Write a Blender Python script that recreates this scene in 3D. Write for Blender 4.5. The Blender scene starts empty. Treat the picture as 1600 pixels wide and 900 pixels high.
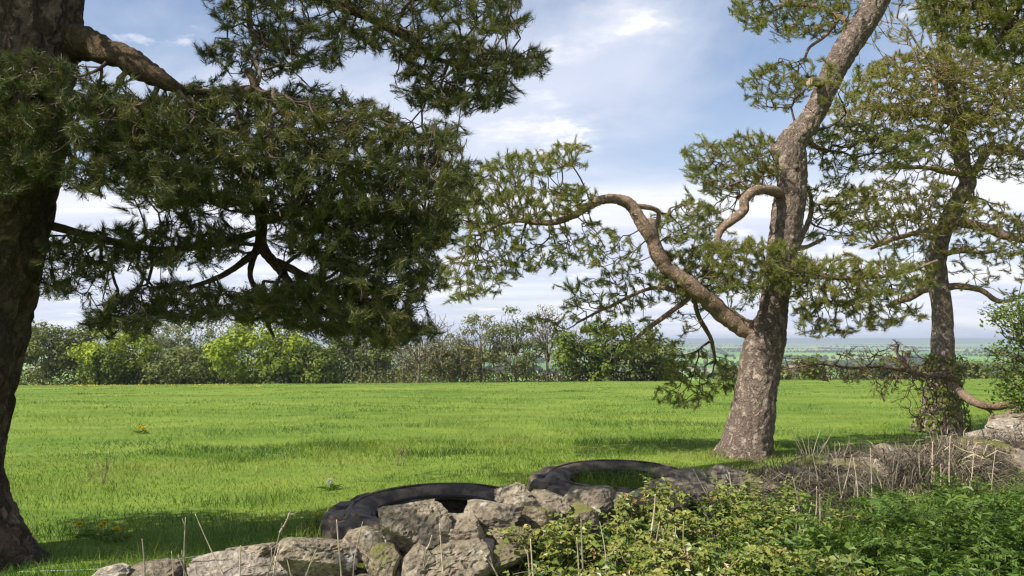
import bpy, math
import numpy as np

R = math.radians
scene = bpy.context.scene
COL = scene.collection
rng = np.random.default_rng(7)

# ------------------------------------------------------------------ camera, sky, sun, exposure
FPX = 1208.0                      # focal length in pixels of the 1600 px wide photograph
PITCH = math.atan(80 / FPX)       # horizon lies 80 px below the centre
EYE = np.array((0.0, 0.0, 1.65))
cam = bpy.data.cameras.new('camera')
cam.sensor_width = 36.0
cam.lens = 36.0 * FPX / 1600.0
cam.clip_start = 0.05
cam.clip_end = 60000.0
cam_ob = bpy.data.objects.new('camera', cam)
cam_ob.location = EYE
cam_ob.rotation_euler = (math.pi / 2 + PITCH, 0, 0)
COL.objects.link(cam_ob)
scene.camera = cam_ob

SUN_EL = R(47)
SUN_B = R(33)                     # sun stands to the left and a little behind the camera
TO_SUN = np.array((-math.cos(SUN_EL) * math.cos(SUN_B), -math.cos(SUN_EL) * math.sin(SUN_B), math.sin(SUN_EL)))
sun = bpy.data.lights.new('sun', 'SUN')
sun.energy = 5.0
sun.angle = R(0.53)
sun.color = (1.0, 0.93, 0.82)
sun_ob = bpy.data.objects.new('sun', sun)
COL.objects.link(sun_ob)
from mathutils import Vector
sun_ob.rotation_euler = Vector(-TO_SUN).to_track_quat('-Z', 'Y').to_euler()
sun_ob.location = (-20, -10, 30)

world = bpy.data.worlds.new('World')
scene.world = world
world.use_nodes = True


def build_world():
    nt = world.node_tree
    nt.nodes.clear()
    N, L = nt.nodes.new, nt.links.new
    out = N('ShaderNodeOutputWorld')
    bg = N('ShaderNodeBackground')
    bg.inputs['Strength'].default_value = 0.10
    sky = N('ShaderNodeTexSky')
    sky.sky_type = 'NISHITA'
    sky.sun_disc = False
    sky.sun_elevation = SUN_EL
    sky.sun_rotation = math.atan2(TO_SUN[0], TO_SUN[1])
    sky.altitude = 100
    sky.air_density = 1.0
    sky.dust_density = 1.0
    sky.ozone_density = 2.0
    tc = N('ShaderNodeTexCoord')
    sep = N('ShaderNodeSeparateXYZ')
    L(tc.outputs['Generated'], sep.inputs[0])

    def m(op, a, b=None, c=None, clamp=False):
        n = N('ShaderNodeMath')
        n.operation = op
        n.use_clamp = clamp
        for i, v in enumerate((a, b, c)):
            if v is None:
                continue
            if isinstance(v, (int, float)):
                n.inputs[i].default_value = v
            else:
                L(v, n.inputs[i])
        return n.outputs[0]
    zc = m('MAXIMUM', sep.outputs['Z'], 0.0)
    den = m('ADD', zc, 0.11)
    cx = m('DIVIDE', sep.outputs['X'], den)
    cy = m('DIVIDE', sep.outputs['Y'], den)
    comb = N('ShaderNodeCombineXYZ')
    L(cx, comb.inputs[0])
    L(cy, comb.inputs[1])

    def noise(scale, detail, rough, off, stretch=(1, 1, 1), dist=0.0):
        mp = N('ShaderNodeMapping')
        mp.inputs['Location'].default_value = off
        mp.inputs['Scale'].default_value = stretch
        L(comb.outputs[0], mp.inputs[0])
        n = N('ShaderNodeTexNoise')
        n.inputs['Scale'].default_value = scale
        n.inputs['Detail'].default_value = detail
        n.inputs['Roughness'].default_value = rough
        n.inputs['Distortion'].default_value = dist
        L(mp.outputs[0], n.inputs['Vector'])
        return n.outputs['Fac']

    def ramp(v, a, b):
        n = N('ShaderNodeMapRange')
        n.interpolation_type = 'SMOOTHSTEP'
        n.inputs['From Min'].default_value = a
        n.inputs['From Max'].default_value = b
        L(v, n.inputs['Value'])
        return n.outputs[0]
    veil = ramp(noise(0.75, 7, 0.58, (3.1, 0.4, 0), (1.0, 0.7, 1), 0.4), 0.36, 0.64)
    puff = ramp(noise(2.4, 8, 0.6, (8.364, 3.38, 0)), 0.53, 0.68)
    band = ramp(noise(0.9, 4, 0.5, (1.7, 5.2, 0), (0.35, 1.3, 1)), 0.42, 0.62)
    low = m('SUBTRACT', 1.0, ramp(sep.outputs['Z'], 0.06, 0.40))
    c1 = m('MULTIPLY_ADD', veil, 0.80, m('MULTIPLY', low, 0.75), clamp=True)
    c2 = m('MAXIMUM', c1, m('MULTIPLY', puff, 0.95))
    cov = m('MINIMUM', c2, 0.97)
    # brighter and greyer parts of the cloud sheet
    shade = N('ShaderNodeMix')
    shade.data_type = 'RGBA'
    shade.inputs[6].default_value = (4.75, 5.1, 6.1, 1)
    shade.inputs[7].default_value = (6.5, 6.55, 6.9, 1)
    L(m('MAXIMUM', band, puff), shade.inputs[0])
    mix = N('ShaderNodeMix')
    mix.data_type = 'RGBA'
    L(cov, mix.inputs[0])
    L(sky.outputs[0], mix.inputs[6])
    L(shade.outputs[2], mix.inputs[7])
    L(mix.outputs[2], bg.inputs['Color'])
    L(bg.outputs[0], out.inputs[0])


build_world()
vs = scene.view_settings
vs.view_transform = 'Standard'
vs.look = 'None'
vs.gamma = 1.0
vs.exposure = 0.70
vs.use_curve_mapping = False
scene.render.engine = 'CYCLES'
scene.cycles.use_denoising = True
scene.cycles.denoiser = 'OPENIMAGEDENOISE'
scene.cycles.denoising_input_passes = 'RGB_ALBEDO_NORMAL'
scene.cycles.denoising_prefilter = 'ACCURATE'
scene.cycles.max_bounces = 6
scene.cycles.diffuse_bounces = 3
scene.cycles.transmission_bounces = 4
scene.cycles.transparent_max_bounces = 4
scene.cycles.volume_bounces = 0
scene.cycles.filter_width = 1.3


# ------------------------------------------------------------------ helpers
def at(px, py, Y):
    """the point at distance Y in front of the camera that the photograph shows at pixel px, py"""
    px, py, Y = np.broadcast_arrays(np.asarray(px, float), np.asarray(py, float), np.asarray(Y, float))
    u, v = (px - 800) / FPX, (450 - py) / FPX
    c, s = math.cos(PITCH), math.sin(PITCH)
    dy, dz = c - s * v, s + c * v
    k = Y / dy
    return np.stack((u * k, Y, EYE[2] + dz * k), -1)


def hash3(ix, iy, iz, seed=0):
    h = (ix * 374761393 + iy * 668265263 + iz * 2147483647 + seed * 974711) & 0xFFFFFFFF
    h = ((h ^ (h >> 13)) * 1274126177) & 0xFFFFFFFF
    return ((h ^ (h >> 16)) & 0xFFFF) / 65535.0


def vnoise(p, seed=0):
    """value noise on points (n,3), 0..1"""
    p = np.asarray(p, float)
    i = np.floor(p).astype(np.int64)
    f = p - i
    f = f * f * (3 - 2 * f)
    r = 0
    for dx in (0, 1):
        wx = f[..., 0] if dx else 1 - f[..., 0]
        for dy in (0, 1):
            wy = f[..., 1] if dy else 1 - f[..., 1]
            for dz in (0, 1):
                wz = f[..., 2] if dz else 1 - f[..., 2]
                r = r + wx * wy * wz * hash3(i[..., 0] + dx, i[..., 1] + dy, i[..., 2] + dz, seed)
    return r


def fnoise(p, octaves=3, seed=0):
    p = np.asarray(p, float)
    r, a, t = 0, 1.0, 0
    for o in range(octaves):
        r = r + a * vnoise(p * (2.03 ** o), seed + o)
        t += a
        a *= 0.5
    return r / t


def xy3(x, y, s):
    return np.stack((x * s, y * s, np.zeros_like(x)), -1)


def smooth(a, b, x):
    t = np.clip((x - a) / (b - a), 0, 1)
    return t * t * (3 - 2 * t)


def unit(v):
    return v / np.maximum(np.linalg.norm(v, axis=-1, keepdims=True), 1e-9)


def perp(d, r=None):
    r = rng.normal(size=d.shape) if r is None else r
    return unit(np.cross(d, r))


def tag(o, label=None, cat=None, group=None, kind=None):
    if label:
        o['label'] = label
    if cat:
        o['category'] = cat
    if group:
        o['group'] = group
    if kind:
        o['kind'] = kind
    return o


def thing(name, loc, label, cat, group=None):
    o = bpy.data.objects.new(name, None)
    o.empty_display_size = 0.1
    COL.objects.link(o)
    o.location = [float(a) for a in loc]
    return tag(o, label, cat, group)


def base_of(o):
    b = np.zeros(3)
    while o is not None:
        b += np.array(o.location)
        o = o.parent
    return b


def mesh_data(name, V, F, mat, smooth_=False, var=None):
    """F: list of index arrays (n,3) / (n,4); var: one value per face"""
    me = bpy.data.meshes.new(name)
    V = np.asarray(V, np.float32)
    if not isinstance(F, (list, tuple)):
        F = [F]
    F = [np.asarray(f, np.int32) for f in F if len(f)]
    me.vertices.add(len(V))
    me.vertices.foreach_set('co', V.ravel())
    loops = np.concatenate([f.ravel() for f in F])
    tot = np.concatenate([np.full(len(f), f.shape[1], np.int32) for f in F])
    start = np.concatenate(([0], np.cumsum(tot)[:-1])).astype(np.int32)
    me.loops.add(len(loops))
    me.loops.foreach_set('vertex_index', loops)
    me.polygons.add(len(tot))
    me.polygons.foreach_set('loop_start', start)
    try:
        me.polygons.foreach_set('loop_total', tot)
    except Exception:
        pass
    me.polygons.foreach_set('use_smooth', np.full(len(tot), bool(smooth_)))
    if var is not None:
        a = me.attributes.new('var', 'FLOAT', 'FACE')
        a.data.foreach_set('value', np.asarray(var, np.float32))
    me.update(calc_edges=True)
    if mat is not None:
        me.materials.append(mat)
    return me


def mesh(name, V, F, mat, parent=None, smooth_=False, var=None, loc=None):
    """V in world coordinates; the origin goes to loc (or the parent's base)"""
    pb = base_of(parent) if parent is not None else np.zeros(3)
    org = np.array(loc, float) if loc is not None else pb
    me = mesh_data(name, np.asarray(V, float) - org, F, mat, smooth_, var)
    o = bpy.data.objects.new(name, me)
    COL.objects.link(o)
    if parent is not None:
        o.parent = parent
    o.location = [float(a) for a in (org - pb)]
    return o


def catmull(P, n):
    """resample control rows (k,d) to n rows on a smooth curve"""
    P = np.asarray(P, float)
    k = len(P)
    Q = np.vstack((2 * P[0] - P[1], P, 2 * P[-1] - P[-2]))
    t = np.linspace(0, k - 1 - 1e-9, n)
    i = np.floor(t).astype(int)
    f = (t - i)[:, None]
    a, b, c, d = Q[i], Q[i + 1], Q[i + 2], Q[i + 3]
    return 0.5 * (2 * b + (c - a) * f + (2 * a - 5 * b + 4 * c - d) * f * f + (3 * b - a - 3 * c + d) * f ** 3)


def sweep(P, r, sides, bump=0.0, bscale=(6, 6, 3), seed=0, cap=True, lobes=0.0):
    """a tube with smooth frames along P, radius r; surface roughened by noise"""
    P = np.asarray(P, float)
    n = len(P)
    r = np.broadcast_to(np.asarray(r, float), (n,))
    T = unit(np.gradient(P, axis=0))
    A = np.zeros((n, 3))
    ref = np.array((0, 1.0, 0)) if abs(T[0][1]) < 0.8 else np.array((1.0, 0, 0))
    A[0] = unit(np.cross(T[0], ref))
    for i in range(1, n):
        a = A[i - 1] - T[i] * np.dot(A[i - 1], T[i])
        A[i] = a / max(np.linalg.norm(a), 1e-9)
    B = np.cross(T, A)
    th = np.linspace(0, 2 * math.pi, sides, endpoint=False)
    D = A[:, None] * np.cos(th)[None, :, None] + B[:, None] * np.sin(th)[None, :, None]
    V = P[:, None] + D * r[:, None, None]
    if bump:
        q = V * np.array(bscale)
        nz = fnoise(q, 3, seed)
        d = (0.55 * (nz - 0.5) * 2 + 0.9 * (np.minimum(np.abs(fnoise(q * 1.4 + 7, 3, seed + 5) - 0.5) * 6, 1) - 0.6)) * bump
        V = V + D * (d * np.minimum(1, r / r.max() + 0.25)[:, None])[..., None]
    i = np.arange(n - 1)[:, None] * sides
    j = np.arange(sides)[None]
    k = (j + 1) % sides
    F = np.stack((i + j, i + k, i + sides + k, i + sides + j), -1).reshape(-1, 4)
    V = V.reshape(-1, 3)
    if cap:
        V = np.vstack((V, P[-1] + T[-1] * r[-1] * 0.15, P[0]))
        e = (n - 1) * sides
        top = np.stack((e + np.arange(sides), e + (np.arange(sides) + 1) % sides, np.full(sides, len(V) - 2)), -1)
        bot = np.stack(((np.arange(sides) + 1) % sides, np.arange(sides), np.full(sides, len(V) - 1)), -1)
        return V, [F, np.vstack((top, bot))]
    return V, [F]


def frusta(A, B, ra, rb, sides=4):
    """many separate tapered twigs at once"""
    A, B = np.asarray(A, float), np.asarray(B, float)
    d = unit(B - A)
    ref = np.where(np.abs(d[:, 2:3]) > 0.9, np.array((1.0, 0, 0)), np.array((0, 0, 1.0)))
    u = unit(np.cross(d, ref))
    w = np.cross(d, u)
    th = np.linspace(0, 2 * math.pi, sides, endpoint=False)
    ring = u[:, None] * np.cos(th)[None, :, None] + w[:, None] * np.sin(th)[None, :, None]
    V = np.concatenate((A[:, None] + ring * np.asarray(ra)[:, None, None], B[:, None] + ring * np.asarray(rb)[:, None, None]), 1)
    n = len(A)
    o = (np.arange(n) * 2 * sides)[:, None]
    j = np.arange(sides)[None]
    k = (j + 1) % sides
    F = np.stack((o + j, o + k, o + sides + k, o + sides + j), -1).reshape(-1, 4)
    return V.reshape(-1, 3), F


def join(parts):
    V, F3, F4, o = [], [], [], 0
    for v, f in parts:
        fs = f if isinstance(f, (list, tuple)) else [f]
        for g in fs:
            g = np.asarray(g)
            if len(g):
                (F3 if g.shape[1] == 3 else F4).append(g + o)
        V.append(v)
        o += len(v)
    out = []
    if F3:
        out.append(np.vstack(F3))
    if F4:
        out.append(np.vstack(F4))
    return np.vstack(V), out


# ------------------------------------------------------------------ materials
def material(name, build):
    m = bpy.data.materials.new(name)
    m.use_nodes = True
    nt = m.node_tree
    nt.nodes.clear()
    out = nt.nodes.new('ShaderNodeOutputMaterial')
    sh, vol = build(nt)
    if sh is not None:
        nt.links.new(sh, out.inputs['Surface'])
    if vol is not None:
        nt.links.new(vol, out.inputs['Volume'])
    return m


def cramp(nt, fac, stops):
    n = nt.nodes.new('ShaderNodeValToRGB')
    e = n.color_ramp.elements
    while len(e) < len(stops):
        e.new(0.5)
    for el, (p, c) in zip(e, stops):
        el.position = p
        el.color = (*c, 1)
    nt.links.new(fac, n.inputs[0])
    return n.outputs[0]


def mixc(nt, fac, a, b, mode='MIX'):
    n = nt.nodes.new('ShaderNodeMix')
    n.data_type = 'RGBA'
    n.blend_type = mode
    for i, v in ((0, fac), (6, a), (7, b)):
        if isinstance(v, (int, float)):
            n.inputs[i].default_value = v
        elif isinstance(v, tuple):
            n.inputs[i].default_value = (*v, 1)
        else:
            nt.links.new(v, n.inputs[i])
    return n.outputs[2]


def coords(nt, scale=(1, 1, 1)):
    tc = nt.nodes.new('ShaderNodeTexCoord')
    mp = nt.nodes.new('ShaderNodeMapping')
    mp.inputs['Scale'].default_value = scale
    nt.links.new(tc.outputs['Object'], mp.inputs[0])
    return mp.outputs[0]


def tnoise(nt, vec, scale, detail=4, rough=0.55, dist=0.0):
    n = nt.nodes.new('ShaderNodeTexNoise')
    n.inputs['Scale'].default_value = scale
    n.inputs['Detail'].default_value = detail
    n.inputs['Roughness'].default_value = rough
    n.inputs['Distortion'].default_value = dist
    nt.links.new(vec, n.inputs['Vector'])
    return n.outputs['Fac']


def tvoro(nt, vec, scale, feature='F1', out='Distance', metric='EUCLIDEAN'):
    n = nt.nodes.new('ShaderNodeTexVoronoi')
    n.feature = feature
    n.distance = metric
    n.inputs['Scale'].default_value = scale
    nt.links.new(vec, n.inputs['Vector'])
    return n.outputs[out]


def mrange(nt, v, a, b, lo=0.0, hi=1.0):
    n = nt.nodes.new('ShaderNodeMapRange')
    n.inputs['From Min'].default_value = a
    n.inputs['From Max'].default_value = b
    n.inputs['To Min'].default_value = lo
    n.inputs['To Max'].default_value = hi
    nt.links.new(v, n.inputs['Value'])
    return n.outputs[0]


def mmath(nt, op, a, b):
    n = nt.nodes.new('ShaderNodeMath')
    n.operation = op
    for i, v in ((0, a), (1, b)):
        if isinstance(v, (int, float)):
            n.inputs[i].default_value = v
        else:
            nt.links.new(v, n.inputs[i])
    return n.outputs[0]


def bsdf(nt, col, rough=0.8, spec=0.3, height=None, strength=0.5, dist=0.02):
    p = nt.nodes.new('ShaderNodeBsdfPrincipled')
    if isinstance(col, tuple):
        p.inputs['Base Color'].default_value = (*col, 1)
    else:
        nt.links.new(col, p.inputs['Base Color'])
    p.inputs['Roughness'].default_value = rough
    p.inputs['Specular IOR Level'].default_value = spec
    if height is not None:
        b = nt.nodes.new('ShaderNodeBump')
        b.inputs['Strength'].default_value = strength
        b.inputs['Distance'].default_value = dist
        nt.links.new(height, b.inputs['Height'])
        nt.links.new(b.outputs[0], p.inputs['Normal'])
    return p.outputs[0]


def leafy(name, stops, rough=0.5, trans=0.3, spec=0.3):
    """blades, needles and leaves: colour by the face attribute var, part of the light passes through"""
    def b(nt):
        a = nt.nodes.new('ShaderNodeAttribute')
        a.attribute_name = 'var'
        c = cramp(nt, a.outputs['Fac'], stops)
        p = bsdf(nt, c, rough, spec)
        t = nt.nodes.new('ShaderNodeBsdfTranslucent')
        nt.links.new(mixc(nt, 1.0, c, (1.0, 1.0, 0.55), 'MULTIPLY'), t.inputs[0])
        mx = nt.nodes.new('ShaderNodeMixShader')
        mx.inputs[0].default_value = trans
        nt.links.new(p, mx.inputs[1])
        nt.links.new(t.outputs[0], mx.inputs[2])
        return mx.outputs[0], None
    return material(name, b)


def bark(name, plate, gap, tone, scale, squash=0.45, bumpd=0.03, crackw=0.5):
    def b(nt):
        v0 = coords(nt, (1, 1, 1))
        w = nt.nodes.new('ShaderNodeTexNoise')
        w.inputs['Scale'].default_value = 7
        w.inputs['Detail'].default_value = 4
        nt.links.new(v0, w.inputs['Vector'])
        mp = nt.nodes.new('ShaderNodeVectorMath')
        mp.operation = 'MULTIPLY_ADD'
        nt.links.new(w.outputs['Color'], mp.inputs[0])
        mp.inputs[1].default_value = (0.26, 0.26, 0.26)
        nt.links.new(v0, mp.inputs[2])
        sc = nt.nodes.new('ShaderNodeMapping')
        sc.inputs['Scale'].default_value = (1, 1, squash)
        nt.links.new(mp.outputs[0], sc.inputs[0])
        edge = tvoro(nt, sc.outputs[0], scale, 'F1')
        cell = tvoro(nt, sc.outputs[0], scale, 'F1', 'Color')
        rid = tnoise(nt, sc.outputs[0], scale * 0.45, 7, 0.62)
        fine = tnoise(nt, v0, 55, 6, 0.7)
        big = tnoise(nt, v0, 1.5, 4, 0.6)
        ridge = mrange(nt, mmath(nt, 'ABSOLUTE', mmath(nt, 'SUBTRACT', rid, 0.5), 0.0), 0.0, 0.10)
        sep = nt.nodes.new('ShaderNodeSeparateColor')
        nt.links.new(cell, sep.inputs[0])
        c1 = mixc(nt, sep.outputs[0], plate, tone)
        c2 = mixc(nt, mrange(nt, big, 0.38, 0.66), c1, tone)
        c3 = mixc(nt, mrange(nt, fine, 0.42, 0.68, 0.0, 0.6), c2, gap)
        c4 = mixc(nt, mrange(nt, ridge, 0.0, 1.0, crackw, 0.0), c3, gap)
        c5 = mixc(nt, mrange(nt, edge, 0.35, 0.75, 0.0, 0.45), c4, gap)
        h = mmath(nt, 'SUBTRACT', mmath(nt, 'MULTIPLY', ridge, 0.6), mmath(nt, 'MULTIPLY', edge, 0.7))
        h = mmath(nt, 'ADD', h, mmath(nt, 'MULTIPLY', fine, 0.55))
        return bsdf(nt, c5, 0.9, 0.15, h, 1.0, bumpd), None
    return material(name, b)


def plain(name, stops, scale, rough=0.85, spec=0.2, bump=0.4, bd=0.01, detail=6, stretch=(1, 1, 1), dist=0.0):
    def b(nt):
        v = coords(nt, stretch)
        n = tnoise(nt, v, scale, detail, 0.6, dist)
        return bsdf(nt, cramp(nt, n, stops), rough, spec, n, bump, bd), None
    return material(name, b)


M = {}
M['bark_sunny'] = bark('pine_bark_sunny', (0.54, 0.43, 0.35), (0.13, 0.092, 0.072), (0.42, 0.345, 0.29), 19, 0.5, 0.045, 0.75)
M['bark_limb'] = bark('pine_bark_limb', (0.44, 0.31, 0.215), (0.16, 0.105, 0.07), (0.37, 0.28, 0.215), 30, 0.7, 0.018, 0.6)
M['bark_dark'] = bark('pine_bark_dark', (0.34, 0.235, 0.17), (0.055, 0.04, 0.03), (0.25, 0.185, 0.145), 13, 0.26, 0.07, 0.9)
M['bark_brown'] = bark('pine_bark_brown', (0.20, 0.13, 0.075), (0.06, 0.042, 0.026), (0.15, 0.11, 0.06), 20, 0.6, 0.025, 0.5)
M['bark_mossy'] = bark('pine_bark_mossy', (0.25, 0.20, 0.12), (0.07, 0.055, 0.035), (0.19, 0.17, 0.09), 18, 0.5, 0.03)
M['twig'] = plain('pine_twig', ((0.3, (0.07, 0.05, 0.038)), (0.7, (0.15, 0.11, 0.08))), 18)
M['twig_pale'] = plain('pale_twig', ((0.3, (0.15, 0.11, 0.08)), (0.7, (0.30, 0.23, 0.17))), 18)
M['wood_cut'] = plain('cut_wood', ((0.3, (0.34, 0.25, 0.17)), (0.7, (0.48, 0.37, 0.26))), 30)
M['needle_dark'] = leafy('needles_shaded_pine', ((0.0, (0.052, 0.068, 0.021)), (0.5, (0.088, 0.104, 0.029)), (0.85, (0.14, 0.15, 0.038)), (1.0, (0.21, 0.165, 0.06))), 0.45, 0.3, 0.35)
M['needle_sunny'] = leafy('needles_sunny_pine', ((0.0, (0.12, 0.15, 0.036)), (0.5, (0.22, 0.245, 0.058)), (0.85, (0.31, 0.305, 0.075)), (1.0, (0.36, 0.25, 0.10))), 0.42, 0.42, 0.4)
M['needle_yellow'] = leafy('needles_yellowish_pine', ((0.0, (0.15, 0.165, 0.04)), (0.5, (0.255, 0.255, 0.064)), (0.85, (0.35, 0.32, 0.095)), (1.0, (0.40, 0.28, 0.12))), 0.42, 0.42, 0.4)
M['needle_dead'] = leafy('dead_needles', ((0.0, (0.10, 0.095, 0.035)), (0.4, (0.17, 0.125, 0.06)), (1.0, (0.30, 0.205, 0.105))), 0.7, 0.15, 0.2)
M['grass'] = leafy('grass_blades', ((0.0, (0.045, 0.105, 0.015)), (0.35, (0.095, 0.175, 0.021)), (0.7, (0.17, 0.24, 0.032)), (0.9, (0.245, 0.275, 0.07)), (1.0, (0.38, 0.36, 0.17))), 0.5, 0.35, 0.25)
M['bramble'] = leafy('bramble_leaves', ((0.0, (0.07, 0.11, 0.022)), (0.5, (0.17, 0.21, 0.045)), (0.85, (0.27, 0.28, 0.06)), (1.0, (0.32, 0.20, 0.08))), 0.4, 0.3, 0.4)
M['nettle'] = leafy('nettle_leaves', ((0.0, (0.035, 0.08, 0.014)), (0.5, (0.095, 0.165, 0.028)), (0.9, (0.18, 0.25, 0.045)), (1.0, (0.24, 0.27, 0.07))), 0.5, 0.32, 0.3)
M['straw'] = plain('dry_stalk', ((0.3, (0.36, 0.28, 0.19)), (0.7, (0.58, 0.49, 0.36))), 25, bump=0.2)
M['straw_grey'] = plain('grey_dry_stalk', ((0.3, (0.20, 0.165, 0.125)), (0.7, (0.38, 0.325, 0.25))), 25, bump=0.2)
M['thatch'] = leafy('dead_thatch', ((0.0, (0.04, 0.033, 0.025)), (0.45, (0.085, 0.073, 0.056)), (0.85, (0.185, 0.16, 0.12)), (1.0, (0.42, 0.35, 0.25))), 0.85, 0.1, 0.1)
M['soil'] = plain('wall_soil', ((0.3, (0.04, 0.03, 0.022)), (0.7, (0.11, 0.082, 0.06))), 9, bump=0.8, bd=0.04)


def ground_mat():
    def b(nt):
        tc = nt.nodes.new('ShaderNodeTexCoord')
        v = tc.outputs['Object']
        sep = nt.nodes.new('ShaderNodeSeparateXYZ')
        nt.links.new(v, sep.inputs[0])
        # pasture: patches of darker, fresher and yellower grass
        mp = nt.nodes.new('ShaderNodeMapping')
        mp.inputs['Scale'].default_value = (0.55, 1.0, 1)
        nt.links.new(v, mp.inputs[0])
        big = tnoise(nt, mp.outputs[0], 0.16, 5, 0.6)
        mid = tnoise(nt, mp.outputs[0], 1.1, 6, 0.65)
        fine = tnoise(nt, v, 22, 4, 0.7)
        s = mmath(nt, 'ADD', mmath(nt, 'MULTIPLY', big, 0.45), mmath(nt, 'ADD', mmath(nt, 'MULTIPLY', mid, 0.4), mmath(nt, 'MULTIPLY', fine, 0.3)))
        past = cramp(nt, s, ((0.38, (0.06, 0.115, 0.016)), (0.52, (0.10, 0.165, 0.022)), (0.66, (0.17, 0.23, 0.036)), (0.82, (0.25, 0.29, 0.08))))
        # valley: patchwork of fields
        fm = nt.nodes.new('ShaderNodeMapping')
        fm.inputs['Scale'].default_value = (0.0034, 0.0022, 0.0)
        fm.inputs['Rotation'].default_value = (0, 0, 0.35)
        nt.links.new(v, fm.inputs[0])
        cell = tvoro(nt, fm.outputs[0], 1.0, 'F1', 'Color', 'CHEBYCHEV')
        sc = nt.nodes.new('ShaderNodeSeparateColor')
        nt.links.new(cell, sc.inputs[0])
        far = cramp(nt, sc.outputs[0], ((0.0, (0.10, 0.19, 0.045)), (0.25, (0.17, 0.29, 0.06)), (0.42, (0.22, 0.24, 0.10)), (0.58, (0.11, 0.22, 0.05)), (0.76, (0.26, 0.24, 0.15)), (0.9, (0.18, 0.33, 0.07))))
        far.node.color_ramp.interpolation = 'CONSTANT'
        wood = tnoise(nt, fm.outputs[0], 9.0, 5, 0.6)
        far2 = mixc(nt, mrange(nt, wood, 0.60, 0.64), far, (0.06, 0.08, 0.04))
        far2 = mixc(nt, mrange(nt, sep.outputs['Y'], 6000, 8500, 0.0, 0.8), far2, (0.035, 0.05, 0.03))
        f = mrange(nt, sep.outputs['Y'], 220, 320)
        c = mixc(nt, f, past, far2)
        return bsdf(nt, c, 0.95, 0.1, fine, 0.5, 0.03), None
    return material('pasture_and_valley', b)


def stone_mat(name, dark, mid, light, moss=0.0):
    def b(nt):
        oi = nt.nodes.new('ShaderNodeObjectInfo')
        tc = nt.nodes.new('ShaderNodeTexCoord')
        ad = nt.nodes.new('ShaderNodeVectorMath')
        ad.operation = 'ADD'
        nt.links.new(tc.outputs['Object'], ad.inputs[0])
        mu = nt.nodes.new('ShaderNodeVectorMath')
        mu.operation = 'SCALE'
        mu.inputs[0].default_value = (13.0, 7.0, 5.0)
        nt.links.new(oi.outputs['Random'], mu.inputs['Scale'])
        nt.links.new(mu.outputs[0], ad.inputs[1])
        v = ad.outputs[0]
        a = tnoise(nt, v, 3.2, 8, 0.65, 0.3)
        bb = tnoise(nt, v, 19, 6, 0.7)
        pits = tvoro(nt, v, 26, 'F1')
        c = cramp(nt, a, ((0.30, dark), (0.52, mid), (0.70, light)))
        c = mixc(nt, mrange(nt, bb, 0.38, 0.62, 0.0, 0.8), c, (dark[0] * 0.55, dark[1] * 0.55, dark[2] * 0.55))
        lich = tnoise(nt, v, 7.5, 5, 0.6)
        c = mixc(nt, mrange(nt, lich, 0.60, 0.68, 0.0, 0.7), c, (0.50, 0.49, 0.44))
        if moss:
            geo = nt.nodes.new('ShaderNodeNewGeometry')
            sz = nt.nodes.new('ShaderNodeSeparateXYZ')
            nt.links.new(geo.outputs['Normal'], sz.inputs[0])
            up = mrange(nt, sz.outputs['Z'], 0.2, 0.8)
            mm = mmath(nt, 'MULTIPLY', up, mrange(nt, a, 0.38, 0.55, 0.0, moss))
            c = mixc(nt, mm, c, (0.11, 0.12, 0.025))
        h = mmath(nt, 'ADD', mmath(nt, 'MULTIPLY', bb, 0.8), mmath(nt, 'MULTIPLY', pits, 0.5))
        h = mmath(nt, 'ADD', h, a)
        return bsdf(nt, c, 0.92, 0.15, h, 0.95, 0.03), None
    return material(name, b)


M['ground'] = ground_mat()
M['stone'] = stone_mat('weathered_limestone', (0.15, 0.122, 0.095), (0.30, 0.25, 0.195), (0.45, 0.385, 0.30), 0.25)
M['stone_pale'] = stone_mat('pale_limestone', (0.24, 0.205, 0.165), (0.39, 0.34, 0.275), (0.50, 0.45, 0.37))
M['stone_moss'] = stone_mat('mossy_limestone', (0.14, 0.115, 0.08), (0.26, 0.215, 0.155), (0.38, 0.325, 0.24), 0.9)
M['rubber'] = plain('weathered_rubber', ((0.34, (0.026, 0.022, 0.018)), (0.48, (0.06, 0.048, 0.037)), (0.66, (0.19, 0.145, 0.10))), 5.5, 0.75, 0.3, 0.35, 0.012, 8)
M['rubber_dark'] = plain('rubber_lining', ((0.3, (0.014, 0.013, 0.012)), (0.7, (0.035, 0.031, 0.028))), 9, 0.7, 0.3, 0.2, 0.01)

# ------------------------------------------------------------------ ground
K_F, P_F = 3.35 / 80 ** 1.325, 1.325


def gz(x, y):
    """height of the ground"""
    x, y = np.asarray(x, float), np.asarray(y, float)
    d = np.maximum(y - 10, 0)
    field = -K_F * np.minimum(d, 90) ** P_F - np.maximum(d - 90, 0) * 0.095
    field = field + 0.0075 * np.clip(x, -110, 110) * smooth(25, 90, y)
    # beyond the crest the hill falls into the valley
    r = np.hypot(x, y)
    z = field * (1 - smooth(230, 900, y)) + (-47.0) * smooth(230, 900, y)
    back = -3.0 * smooth(15, 200, -y)
    z = np.where(y < 0, back, z)
    # far ridge, and a nearer low swell
    n = fnoise(np.stack((x * 0.00032, y * 0.0002, x * 0), -1), 3, 5)
    z = z + smooth(6500, 12500, r) * smooth(200, 3000, y) * (47 + 22 + 26 * (n - 0.5))
    z = z + smooth(2300, 4200, r) * smooth(200, 3000, y) * (10 * (n - 0.45))
    near = 1 - smooth(60, 220, r)
    bump = (fnoise(xy3(x, y, 0.35), 3, 9) - 0.5) * 0.16 * smooth(7, 14, r) + (fnoise(xy3(x, y, 1.3), 2, 3) - 0.5) * 0.05
    return z + bump * near


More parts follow.
